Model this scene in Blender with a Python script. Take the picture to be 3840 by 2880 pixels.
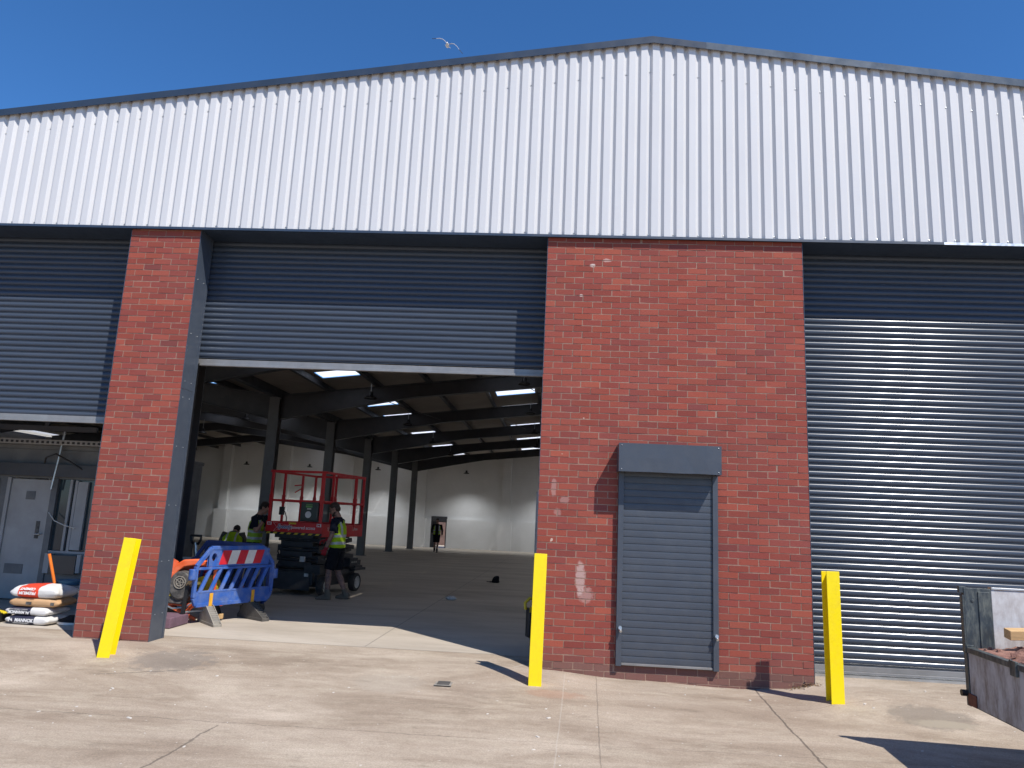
import bpy, bmesh, math, random
from math import radians, sin, cos, pi
from mathutils import Vector, Matrix, noise

for o in list(bpy.data.objects):
    bpy.data.objects.remove(o)
SC = bpy.context.scene
COL = SC.collection
rnd = random.Random(11)

# ------------------------------------------------------------------ camera
cam_d = bpy.data.cameras.new('camera')
cam_d.sensor_fit = 'HORIZONTAL'; cam_d.sensor_width = 36.0
cam_d.lens = 2750.0 / 3840.0 * 36.0
cam_d.clip_start = 0.05; cam_d.clip_end = 2000
cam = bpy.data.objects.new('camera', cam_d); COL.objects.link(cam)
_p, _y, _r = 0.183988451, 0.0653478717, 0.0453944513
_f = Vector((-sin(_y)*cos(_p), cos(_y)*cos(_p), sin(_p)))
_rt = Vector((cos(_y), sin(_y), 0)); _up = _rt.cross(_f)
_r2 = cos(_r)*_rt + sin(_r)*_up; _u2 = -sin(_r)*_rt + cos(_r)*_up
cam.matrix_world = Matrix(((_r2.x, _u2.x, -_f.x, 0.1927), (_r2.y, _u2.y, -_f.y, -8.511),
                           (_r2.z, _u2.z, -_f.z, 1.6004), (0, 0, 0, 1)))
SC.camera = cam

# ------------------------------------------------------------------ sky, sun, exposure
SUN = Vector((0.92, -1.0, 1.8)).normalized()
w = bpy.data.worlds.new('World'); SC.world = w; w.use_nodes = True
nt = w.node_tree; bg = nt.nodes['Background']
sky = nt.nodes.new('ShaderNodeTexSky'); sky.sky_type = 'NISHITA'
sky.sun_disc = False
sky.sun_elevation = math.asin(SUN.z)
sky.sun_rotation = math.atan2(SUN.x, SUN.y)
sky.air_density = 1.0; sky.dust_density = 0.0; sky.ozone_density = 9.0; sky.altitude = 1500
hs = nt.nodes.new('ShaderNodeHueSaturation'); hs.inputs['Saturation'].default_value = 1.12
nt.links.new(sky.outputs[0], hs.inputs['Color']); nt.links.new(hs.outputs[0], bg.inputs[0]); bg.inputs[1].default_value = 0.138
sd = bpy.data.lights.new('sun', 'SUN'); sd.energy = 4.4; sd.angle = radians(0.53); sd.color = (1.0, 0.955, 0.89)
so = bpy.data.objects.new('sun', sd); COL.objects.link(so)
so.rotation_euler = SUN.to_track_quat('Z', 'Y').to_euler()
so.location = (20, -20, 40)
SC.view_settings.view_transform = 'Standard'; SC.view_settings.look = 'None'
SC.view_settings.exposure = 0.35; SC.view_settings.gamma = 1.0
SC.render.engine = 'CYCLES'
SC.cycles.use_denoising = True
SC.cycles.max_bounces = 10; SC.cycles.diffuse_bounces = 6; SC.cycles.transmission_bounces = 6
SC.cycles.sample_clamp_indirect = 6.0
SC.cycles.caustics_reflective = False; SC.cycles.caustics_refractive = False

# ------------------------------------------------------------------ materials
def _new(name):
    m = bpy.data.materials.new(name); m.use_nodes = True
    t = m.node_tree; return m, t, t.nodes['Principled BSDF']

def N(t, typ, **kw):
    n = t.nodes.new(typ)
    for k, v in kw.items():
        if k.startswith('i_'):
            n.inputs[k[2:].replace('_', ' ')].default_value = v
        else:
            setattr(n, k, v)
    return n

def ramp(t, src, stops):
    n = t.nodes.new('ShaderNodeValToRGB'); e = n.color_ramp.elements
    while len(e) < len(stops): e.new(0.5)
    for k, (pos, c) in enumerate(stops):
        e[k].position = pos; e[k].color = (c[0], c[1], c[2], 1) if not isinstance(c, (int, float)) else (c, c, c, 1)
    t.links.new(src, n.inputs[0]); return n.outputs[0]

def mixc(t, fac, a, b, mode='MIX'):
    n = t.nodes.new('ShaderNodeMix'); n.data_type = 'RGBA'; n.blend_type = mode
    for sock, v in ((n.inputs[0], fac), (n.inputs[6], a), (n.inputs[7], b)):
        if isinstance(v, bpy.types.NodeSocket): t.links.new(v, sock)
        elif isinstance(v, (int, float)): sock.default_value = v
        else: sock.default_value = (v[0], v[1], v[2], 1)
    return n.outputs[2]

def mth(t, op, a, b=0.0, c=0.0):
    n = t.nodes.new('ShaderNodeMath'); n.operation = op
    for k, v in enumerate((a, b, c)):
        if isinstance(v, bpy.types.NodeSocket): t.links.new(v, n.inputs[k])
        else: n.inputs[k].default_value = v
    return n.outputs[0]

def nz(t, vec, scale, detail=4, rough=0.6, dist=0.0):
    n = N(t, 'ShaderNodeTexNoise'); n.inputs['Scale'].default_value = scale
    n.inputs['Detail'].default_value = detail; n.inputs['Roughness'].default_value = rough
    n.inputs['Distortion'].default_value = dist
    if vec is not None: t.links.new(vec, n.inputs['Vector'])
    return n.outputs['Fac']

def M(name, col, rough=0.6, metal=0.0, var=0.12, scale=6.0, bump=0.0, bscale=60.0, dirt=None, dirt_amt=0.5, dscale=3.0, stretch=(1, 1, 1), spec=0.5, coat=0.0):
    """painted / plastic / metal surface: base colour broken up by noise, optional dirt colour, roughness variation, bump"""
    m, t, b = _new(name)
    co = N(t, 'ShaderNodeTexCoord').outputs['Object']
    mp = N(t, 'ShaderNodeMapping'); mp.inputs['Scale'].default_value = stretch
    t.links.new(co, mp.inputs['Vector']); v = mp.outputs[0]
    f = nz(t, v, scale, 5)
    lo = [c*(1-var) for c in col]; hi = [min(1, c*(1+var)) for c in col]
    c = ramp(t, f, [(0.3, lo), (0.7, hi)])
    if dirt is not None:
        d = nz(t, v, dscale, 8, 0.7)
        dm = ramp(t, d, [(0.5-0.12*dirt_amt, 0.0), (0.78-0.2*dirt_amt, 1.0)])
        c = mixc(t, mth(t, 'MULTIPLY', dm, dirt_amt), c, dirt)
    t.links.new(c, b.inputs['Base Color'])
    r = ramp(t, nz(t, v, scale*2.3, 4), [(0.3, max(0.03, rough*0.8)), (0.7, min(1, rough*1.2))])
    t.links.new(r, b.inputs['Roughness'])
    b.inputs['Metallic'].default_value = metal
    b.inputs['Specular IOR Level'].default_value = spec
    b.inputs['Coat Weight'].default_value = coat
    if bump > 0:
        bn = N(t, 'ShaderNodeBump'); bn.inputs['Strength'].default_value = bump; bn.inputs['Distance'].default_value = 0.01
        t.links.new(nz(t, v, bscale, 4), bn.inputs['Height']); t.links.new(bn.outputs[0], b.inputs['Normal'])
    return m

def emit(name, col, strength):
    m, t, b = _new(name)
    b.inputs['Base Color'].default_value = (*col, 1)
    b.inputs['Emission Color'].default_value = (*col, 1); b.inputs['Emission Strength'].default_value = strength
    return m

def line_mask(t, P, a, b, wid, wob=0.015, wsc=5.0):
    """1 on a crack between ground points a and b (metres)"""
    ax, ay = a; bx, by = b
    L = math.hypot(bx-ax, by-ay); ux, uy = (bx-ax)/L, (by-ay)/L
    sx = t.nodes.new('ShaderNodeSeparateXYZ'); t.links.new(P, sx.inputs[0])
    dx = mth(t, 'SUBTRACT', sx.outputs[0], ax); dy = mth(t, 'SUBTRACT', sx.outputs[1], ay)
    al = mth(t, 'ADD', mth(t, 'MULTIPLY', dx, ux), mth(t, 'MULTIPLY', dy, uy))
    pe = mth(t, 'SUBTRACT', mth(t, 'MULTIPLY', dy, ux), mth(t, 'MULTIPLY', dx, uy))
    pe = mth(t, 'ADD', pe, mth(t, 'MULTIPLY', mth(t, 'SUBTRACT', nz(t, P, wsc, 5), 0.5), wob*2))
    k = mth(t, 'SUBTRACT', 1.0, mth(t, 'DIVIDE', mth(t, 'ABSOLUTE', pe), wid)); k = mth(t, 'MAXIMUM', k, 0)
    k = mth(t, 'MINIMUM', mth(t, 'MULTIPLY', k, 2.0), 1)
    ins = mth(t, 'MULTIPLY', mth(t, 'GREATER_THAN', al, 0), mth(t, 'LESS_THAN', al, L))
    return mth(t, 'MULTIPLY', k, ins)

def blob_mask(t, P, cx, cy, rx, ry, wob=0.5, sc=3.0, axis=(0, 1)):
    sx = t.nodes.new('ShaderNodeSeparateXYZ'); t.links.new(P, sx.inputs[0])
    dx = mth(t, 'DIVIDE', mth(t, 'SUBTRACT', sx.outputs[axis[0]], cx), rx)
    dy = mth(t, 'DIVIDE', mth(t, 'SUBTRACT', sx.outputs[axis[1]], cy), ry)
    d = mth(t, 'SQRT', mth(t, 'ADD', mth(t, 'MULTIPLY', dx, dx), mth(t, 'MULTIPLY', dy, dy)))
    d = mth(t, 'ADD', d, mth(t, 'MULTIPLY', mth(t, 'SUBTRACT', nz(t, P, sc, 6, 0.7), 0.5), wob*2))
    return ramp(t, mth(t, 'SUBTRACT', 1.25, d), [(0.05, 0.0), (0.4, 1.0)])

def ground_mat():
    m, t, b = _new('yard_concrete')
    P = N(t, 'ShaderNodeTexCoord').outputs['Object']
    mp = N(t, 'ShaderNodeMapping'); mp.inputs['Scale'].default_value = (0.55, 1.5, 1); t.links.new(P, mp.inputs['Vector']); S = mp.outputs[0]
    c = ramp(t, nz(t, S, 0.9, 9, 0.68, 0.6), [(0.30, (.215, .163, .118)), (0.45, (.335, .268, .203)), (0.55, (.41, .337, .262)), (0.70, (.54, .455, .365))])
    c = mixc(t, ramp(t, nz(t, P, 0.55, 4), [(0.45, 0.0), (0.68, 0.55)]), c, (.30, .235, .18))           # brown dirt
    c = mixc(t, ramp(t, nz(t, S, 3.1, 8, 0.75), [(0.50, 0.0), (0.64, 0.6)]), c, (.45, .38, .295))           # pale scuffs
    c = mixc(t, ramp(t, nz(t, S, 5.0, 8, 0.8), [(0.56, 0.0), (0.70, 0.5)]), c, (.17, .135, .10))            # dark scuffs
    fine = nz(t, P, 95, 3, 0.7)
    c = mixc(t, 0.55, c, ramp(t, fine, [(0.3, .30), (0.5, .5), (0.7, .74)]), 'OVERLAY')
    c = mixc(t, mth(t, 'MULTIPLY', blob_mask(t, P, -3.75, -0.62, .40, .34, 1.3, 9), 0.5), c, (.185, .165, .145))   # grey patch by the pier
    c = mixc(t, mth(t, 'MULTIPLY', blob_mask(t, P, 3.78, -0.95, .36, .30, .8, 9), 0.6), c, (.2, .172, .14))        # broken patch by the trailer
    c = mixc(t, mth(t, 'MULTIPLY', blob_mask(t, P, 3.82, -1.12, .27, .10, .7, 12), 0.75), c, (.36, .31, .235))
    c = mixc(t, mth(t, 'MULTIPLY', blob_mask(t, P, 0.25, -0.9, .3, .12, .7, 9), 0.35), c, (.33, .16, .10))          # rust round the middle post
    c = mixc(t, mth(t, 'MULTIPLY', blob_mask(t, P, -1.4, -0.9, .36, .26, .8, 5), 0.25), c, (.40, .36, .30))
    for a, bb, wd, wob, st in (((.70, 0.0), (.52, -4.2), .007, .012, .4), ((2.40, 0.0), (2.12, -4.5), .013, .03, .7),
                               ((-9.0, -2.44), (-0.4, -2.40), .010, .06, .42), ((-2.40, -2.50), (-2.45, -6.5), .013, .05, .6), ((-0.4, -2.40), (6.0, -2.3), .008, .04, .3),
                               ((-4.6, .74), (0.1, 1.1), .010, .03, .22), ((-4.3, -1.2), (-3.3, -.85), .012, .05, .5), ((2.5, -.9), (3.5, -.5), .006, .05, .4)):
        c = mixc(t, mth(t, 'MULTIPLY', line_mask(t, P, a, bb, wd, wob), st), c, (.075, .06, .05))
    c = mixc(t, mth(t, 'MULTIPLY', line_mask(t, P, (-0.2, -.05), (-0.05, .18), .010, .02), .5), c, (.5, .47, .42))
    c = mixc(t, mth(t, 'MULTIPLY', line_mask(t, P, (.36, -.1), (.2, -4.2), .007, .01), .35), c, (.5, .46, .4))
    sp = nz(t, P, 24, 2, 0.5)
    c = mixc(t, ramp(t, sp, [(0.735, 0.0), (0.75, 0.8)]), c, (.62, .58, .52))
    sx = t.nodes.new('ShaderNodeSeparateXYZ'); t.links.new(P, sx.inputs[0])
    apron = ramp(t, mth(t, 'ADD', sx.outputs[1], mth(t, 'MULTIPLY', mth(t, 'SUBTRACT', nz(t, P, 4, 5), .5), .12)), [(0.42, 0.0), (0.62, 1.0)])
    c = mixc(t, mth(t, 'MULTIPLY', apron, 0.6), c, (.46, .42, .355))                                      # newer concrete apron in the doorways
    t.links.new(c, b.inputs['Base Color'])
    b.inputs['Roughness'].default_value = 0.85; b.inputs['Specular IOR Level'].default_value = 0.3
    bn = N(t, 'ShaderNodeBump'); bn.inputs['Strength'].default_value = 0.35; bn.inputs['Distance'].default_value = 0.01
    t.links.new(mth(t, 'ADD', fine, nz(t, P, 9, 6)), bn.inputs['Height']); t.links.new(bn.outputs[0], b.inputs['Normal'])
    return m

def floor_mat():
    m, t, b = _new('hall_floor_concrete')
    P = N(t, 'ShaderNodeTexCoord').outputs['Object']
    mp = N(t, 'ShaderNodeMapping'); mp.inputs['Scale'].default_value = (0.4, 1.3, 1); t.links.new(P, mp.inputs['Vector']); S = mp.outputs[0]
    c = ramp(t, nz(t, S, 0.8, 8, 0.65, 0.5), [(0.3, (.36, .31, .25)), (0.5, (.47, .41, .34)), (0.72, (.56, .50, .42))])
    c = mixc(t, ramp(t, nz(t, S, 3.0, 8, 0.75), [(0.55, 0.0), (0.72, 0.4)]), c, (.25, .22, .19))
    c = mixc(t, ramp(t, nz(t, P, 24, 2, 0.5), [(0.74, 0.0), (0.755, 0.6)]), c, (.6, .56, .5))
    for x in (-2.0, 3.5): c = mixc(t, mth(t, 'MULTIPLY', line_mask(t, P, (x, .5), (x, 39), .012, .005), .5), c, (.12, .11, .1))
    t.links.new(c, b.inputs['Base Color'])
    t.links.new(ramp(t, nz(t, S, 2, 5), [(0.3, .5), (0.7, .72)]), b.inputs['Roughness'])
    b.inputs['Specular IOR Level'].default_value = 0.25
    bn = N(t, 'ShaderNodeBump'); bn.inputs['Strength'].default_value = 0.15; bn.inputs['Distance'].default_value = 0.01
    t.links.new(nz(t, P, 60, 5), bn.inputs['Height']); t.links.new(bn.outputs[0], b.inputs['Normal'])
    return m

def brick_mat(name, marks=True):
    m, t, b = _new(name)
    P = N(t, 'ShaderNodeTexCoord').outputs['Object']
    at = N(t, 'ShaderNodeAttribute'); at.attribute_name = 'tint'
    c = at.outputs['Color']
    c = mixc(t, 0.5, c, ramp(t, nz(t, P, 120, 3, 0.7), [(0.3, .34), (0.5, .5), (0.7, .68)]), 'SOFT_LIGHT')
    c = mixc(t, ramp(t, nz(t, P, 46, 5, 0.7, 1.2), [(0.56, 0.0), (0.70, 0.35)]), c, (.15, .045, .035))
    c = mixc(t, ramp(t, nz(t, P, 1.1, 6, 0.6), [(0.42, 0.0), (0.75, 0.38)]), c, (.22, .085, .075))
    if marks:
        for cx, cz, rx, rz, s in ((.50, 1.0, .05, .17, .5), (.56, .82, .08, .08, .3), (.17, 2.0, .03, .10, .25), (.30, 1.86, .05, .04, .22), (.22, 1.72, .04, .04, .2), (.55, 4.68, .03, .02, .9), (.42, 4.3, .02, .015, .8), (.72, 4.75, .05, .02, .5)):
            c = mixc(t, mth(t, 'MULTIPLY', blob_mask(t, P, cx, cz, rx, rz, 1.0, 22, (0, 2)), s), c, (.62, .5, .45))
        c = mixc(t, mth(t, 'MULTIPLY', ramp(t, nz(t, P, 9, 2, 0.4), [(0.78, 0.0), (0.79, 1.0)]), .7), c, (.66, .52, .42))
    t.links.new(c, b.inputs['Base Color']); b.inputs['Roughness'].default_value = 0.88
    b.inputs['Specular IOR Level'].default_value = 0.25
    bn = N(t, 'ShaderNodeBump'); bn.inputs['Strength'].default_value = 0.5; bn.inputs['Distance'].default_value = 0.006
    t.links.new(nz(t, P, 85, 6, 0.7), bn.inputs['Height']); t.links.new(bn.outputs[0], b.inputs['Normal'])
    return m

def block_wall_mat():
    m, t, b = _new('white_blockwork')
    P = N(t, 'ShaderNodeTexCoord').outputs['Object']
    sx = t.nodes.new('ShaderNodeSeparateXYZ'); t.links.new(P, sx.inputs[0])
    cb = t.nodes.new('ShaderNodeCombineXYZ'); t.links.new(sx.outputs[0], cb.inputs[0]); t.links.new(sx.outputs[2], cb.inputs[1])
    br = N(t, 'ShaderNodeTexBrick'); br.inputs['Scale'].default_value = 1.0; br.inputs['Brick Width'].default_value = .45; br.inputs['Row Height'].default_value = .225
    br.inputs['Mortar Size'].default_value = .008; br.inputs['Mortar Smooth'].default_value = .6
    t.links.new(cb.outputs[0], br.inputs['Vector'])
    c = ramp(t, nz(t, P, 0.6, 6), [(0.3, (.70, .70, .69)), (0.7, (.80, .80, .80))])
    t.links.new(c, b.inputs['Base Color']); b.inputs['Roughness'].default_value = .7
    bn = N(t, 'ShaderNodeBump'); bn.inputs['Strength'].default_value = .5; bn.inputs['Distance'].default_value = .01; bn.invert = True
    t.links.new(br.outputs['Fac'], bn.inputs['Height']); t.links.new(bn.outputs[0], b.inputs['Normal'])
    return m

def rooflight_mat():
    m = bpy.data.materials.new('rooflight_sheet'); m.use_nodes = True; t = m.node_tree
    t.nodes.clear(); o = t.nodes.new('ShaderNodeOutputMaterial'); tr = t.nodes.new('ShaderNodeBsdfTranslucent')
    tp = t.nodes.new('ShaderNodeBsdfTransparent'); mx = t.nodes.new('ShaderNodeMixShader'); mx.inputs[0].default_value = .0
    P = N(t, 'ShaderNodeTexCoord').outputs['Object']
    t.links.new(ramp(t, nz(t, P, 3, 5), [(0.3, (.78, .80, .80)), (0.7, (.92, .93, .92))]), tr.inputs[0])
    t.links.new(tr.outputs[0], mx.inputs[1]); t.links.new(tp.outputs[0], mx.inputs[2]); t.links.new(mx.outputs[0], o.inputs[0])
    return m

def roof_under_mat():
    m, t, b = _new('roof_lining_sheet')
    P = N(t, 'ShaderNodeTexCoord').outputs['Object']
    wv = N(t, 'ShaderNodeTexWave'); wv.bands_direction = 'Y'; wv.inputs['Scale'].default_value = 1.6; wv.inputs['Distortion'].default_value = 0
    t.links.new(P, wv.inputs['Vector'])
    c = ramp(t, nz(t, P, 1.5, 6), [(0.3, (.30, .25, .21)), (0.7, (.39, .34, .295))])
    c = mixc(t, mth(t, 'MULTIPLY', wv.outputs['Fac'], .4), c, (.20, .165, .13))
    t.links.new(c, b.inputs['Base Color']); b.inputs['Roughness'].default_value = .75
    return m

MT = {
 'ground': ground_mat(), 'floor': floor_mat(), 'brick': brick_mat('red_facing_brick'), 'pier_brick': brick_mat('red_pier_brick', False), 'block': block_wall_mat(),
 'mortar': M('mortar', (.31, .195, .145), .95, var=.2, scale=25, bump=.4, bscale=120),
 'rooflight': rooflight_mat(), 'roof': roof_under_mat(),
 'clad': M('white_coated_steel', (.60, .595, .595), .42, var=.03, scale=1.2, stretch=(1, 1, .3), dirt=(.5, .49, .47), dirt_amt=.12, dscale=1.3),
 'anthracite': M('slate_grey_paint', (.060, .074, .098), .36, var=.08, scale=3, dirt=(.16, .15, .14), dirt_amt=.15, dscale=6),
 'flash_toplit': M('flashing_toplit_tone', (.075, .095, .12), .36, var=.3, scale=2.5, dirt=(.22, .25, .28), dirt_amt=.3),  # lighter tone paints the top-lit look of the right-hand verge
 'flash': M('flashing_slate_blue', (.030, .046, .075), .42, var=.12, scale=2),
 'slat': M('shutter_slat_paint', (.053, .067, .092), .19, var=.07, scale=2, spec=.26, stretch=(.3, 1, 3), dirt=(.12, .12, .12), dirt_amt=.12, dscale=4),
 'slat_flat': M('flat_slat_paint', (.056, .065, .082), .42, var=.06, scale=3, dirt=(.15, .15, .15), dirt_amt=.14, dscale=5),
 'alu': M('bare_aluminium', (.55, .55, .54), .35, .9, var=.1, scale=8, dirt=(.3, .29, .27), dirt_amt=.4),
 'rail': M('grey_bottom_rail', (.26, .255, .25), .4, .3, var=.12, scale=5, dirt=(.16, .15, .14), dirt_amt=.4),
 'galv': M('galvanised_steel', (.55, .57, .58), .38, .85, var=.15, scale=12),
 'steel': M('dark_structural_steel', (.048, .050, .057), .5, var=.15, scale=2, dirt=(.10, .09, .08), dirt_amt=.3),
 'col_steel': M('grey_painted_steel', (.15, .15, .15), .5, var=.12, scale=2, dirt=(.07, .065, .06), dirt_amt=.35),
 'yellow': M('bright_yellow_paint', (.93, .71, .003), .42, var=.05, scale=9, dirt=(.50, .34, .03), dirt_amt=.34, dscale=9, bump=.12, bscale=40),
 'black': M('black_plastic', (.014, .014, .016), .45, var=.2, scale=10, dirt=(.07, .062, .055), dirt_amt=.35),
 'rubber': M('tyre_rubber', (.03, .029, .028), .8, var=.25, scale=14, dirt=(.14, .125, .11), dirt_amt=.5, bump=.3, bscale=80),
 'navy': M('navy_cotton', (.012, .015, .028), .92, var=.25, scale=20, bump=.4, bscale=60, spec=.2),
 'black_cloth': M('black_work_cloth', (.010, .011, .015), .92, var=.25, scale=18, bump=.4, bscale=50, spec=.2),
 'hivis': M('hi_vis_yellow_fabric', (.42, .62, .02), .75, var=.12, scale=12, bump=.35, bscale=35, spec=.2),
 'hivis_green': M('hi_vis_lime_fabric', (.36, .56, .05), .75, var=.14, scale=12, bump=.35, bscale=35, spec=.2),
 'silver': M('reflective_silver_tape', (.50, .52, .54), .45, .3, var=.12, scale=25),
 'skin': M('skin', (.46, .25, .18), .55, var=.12, scale=14, spec=.35),
 'skin_ink': M('tattooed_skin', (.38, .21, .155), .55, var=.1, scale=14, dirt=(.07, .055, .06), dirt_amt=.75, dscale=16, spec=.35),
 'hair': M('dark_hair', (.022, .015, .011), .6, var=.4, scale=40, bump=.8, bscale=90),
 'hair_brown': M('brown_hair', (.045, .027, .018), .6, var=.4, scale=40, bump=.8, bscale=90),
 'boot': M('grey_work_boot', (.20, .155, .11), .85, var=.2, scale=12, dirt=(.10, .085, .07), dirt_amt=.5, bump=.3),
 'red_glove': M('red_glove_fabric', (.42, .022, .03), .8, var=.2, scale=25),
 'lift_red': M('red_machine_paint', (.66, .022, .028), .38, var=.08, scale=5, dirt=(.2, .03, .03), dirt_amt=.25),
 'lift_dark': M('dark_grey_machine_paint', (.034, .034, .036), .5, var=.2, scale=6, dirt=(.1, .092, .082), dirt_amt=.35),
 'white': M('white_print', (.78, .77, .75), .55, var=.05, scale=10),
 'off_white': M('off_white_rim_paint', (.62, .60, .56), .5, var=.1, scale=10, dirt=(.25, .22, .19), dirt_amt=.5, dscale=10),
 'blue_ink': M('dark_blue_print', (.02, .035, .19), .5, var=.05),
 'grey_box': M('grey_green_control_box', (.060, .078, .072), .5, var=.1, scale=6),
 'label_green': M('green_label', (.18, .42, .12), .5, var=.1), 'label_yellow': M('yellow_label', (.75, .52, .04), .5, var=.12, scale=30),
 'barrier': M('blue_barrier_plastic', (.030, .105, .40), .42, var=.14, scale=5, dirt=(.20, .24, .34), dirt_amt=.55, dscale=6, bump=.15, bscale=30),
 'barrier_shaded': M('blue_barrier_plastic_shaded', (.018, .050, .22), .45, var=.14, scale=5, dirt=(.12, .14, .2), dirt_amt=.35, dscale=6),  # darker copy of the barrier blue, shade put into the colour
 'sign_red': M('red_reflective_sheet', (.58, .018, .035), .4, var=.1, scale=12, dirt=(.4, .1, .1), dirt_amt=.25, dscale=14),
 'sign_white': M('white_reflective_sheet', (.72, .70, .66), .45, var=.06, scale=12, dirt=(.5, .47, .42), dirt_amt=.4, dscale=10),
 'foot': M('grey_rubber_foot', (.26, .235, .20), .85, var=.15, scale=9, dirt=(.36, .33, .28), dirt_amt=.5, dscale=8),
 'foot_dark': M('dark_rubber_foot', (.075, .07, .065), .85, var=.15, scale=9, dirt=(.13, .12, .1), dirt_amt=.4),
 'strap': M('orange_yellow_strap', (.72, .36, .03), .6, var=.15, scale=20),
 'orange': M('orange_machine_paint', (.80, .12, .028), .42, var=.1, scale=6, dirt=(.85, .33, .2), dirt_amt=.4, dscale=6),
 'engine': M('dusty_black_engine', (.05, .048, .046), .6, var=.25, scale=10, dirt=(.24, .22, .2), dirt_amt=.6, dscale=12),
 'mauve': M('mauve_foam_block', (.15, .085, .115), .9, var=.2, scale=12, bump=.3, bscale=40),
 'bag_white': M('white_paper_sack', (.66, .64, .61), .75, var=.05, scale=9, dirt=(.5, .47, .43), dirt_amt=.4, dscale=9, bump=.4, bscale=16),
 'bag_red': M('orange_red_sack_print', (.68, .055, .022), .7, var=.08, scale=9, bump=.3, bscale=16),
 'bag_brown': M('brown_kraft_sack', (.47, .275, .135), .8, var=.12, scale=8, dirt=(.6, .4, .23), dirt_amt=.4, bump=.4, bscale=14),
 'bag_navy': M('dark_navy_sack_print', (.022, .022, .045), .6, var=.15, scale=9, bump=.2, bscale=14),
 'stick': M('orange_fibreglass', (.83, .20, .022), .4, var=.08, scale=9),
 'cabin_white': M('grubby_white_door', (.33, .33, .33), .6, var=.1, scale=3, dirt=(.25, .24, .23), dirt_amt=.5, dscale=2),
 'cabin_grey': M('grey_steel_panel', (.12, .125, .13), .55, var=.15, scale=3, dirt=(.2, .19, .18), dirt_amt=.4),
 'timber': M('pale_sawn_timber', (.58, .37, .17), .75, var=.15, scale=6, stretch=(1, 8, 8), bump=.2),
 'soil': M('red_brick_rubble', (.27, .135, .10), .95, var=.35, scale=16, bump=.9, bscale=30, dirt=(.38, .24, .17), dirt_amt=.4),
 'tr_white': M('scuffed_white_panel', (.58, .57, .56), .55, var=.05, scale=4, dirt=(.23, .17, .14), dirt_amt=.62, dscale=4.5, stretch=(1.6, 1.6, .7)),
 'tr_shade_grey': M('dirty_panel_shade_grey', (.44, .43, .43), .6, var=.08, scale=4, dirt=(.15, .115, .095), dirt_amt=.8, dscale=6, stretch=(1.8, 1.8, .6)),  # grey base carries the tone of the shaded side; brown dirt is real
 'tr_dark': M('worn_dark_steel', (.036, .046, .052), .5, var=.2, scale=6, dirt=(.30, .31, .25), dirt_amt=.42, dscale=13, stretch=(1.6, 1.6, .5)),
 'rust': M('rusty_steel', (.16, .055, .03), .85, var=.3, scale=16, bump=.4),
 'gull_white': M('white_plumage', (.62, .61, .60), .85, var=.06, scale=14), 'gull_grey': M('pale_grey_plumage', (.34, .35, .38), .85, var=.1, scale=14), 'gull_black': M('black_wing_tip', (.03, .03, .035), .8, var=.2),
 'leaf': M('dry_brown_leaf', (.20, .12, .065), .9, var=.45, scale=20), 'chip': M('pale_stone_chip', (.62, .58, .52), .9, var=.2, scale=30),
 'poly': M('crumpled_clear_polythene', (.55, .55, .54), .25, var=.2, scale=14),
 'outside': M('sunlit_brick_beyond', (.15, .095, .08), .9, var=.3, scale=3),
 'blue_dark': M('dark_opening_blue', (.012, .022, .04), .5, var=.2),
 'glass': M('dark_window_glass', (.03, .045, .055), .08, var=.1), 'lens': M('unlit_lamp_lens', (.10, .10, .10), .3), 'lens_lit': emit('lamp_lens', (1.0, .97, .92), .5),
 'tool_yellow': M('tool_yellow_plastic', (.62, .46, .02), .45, var=.1, scale=10), 'pot_blue': M('blue_basin_plastic', (.12, .25, .38), .4, var=.1),
}

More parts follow.
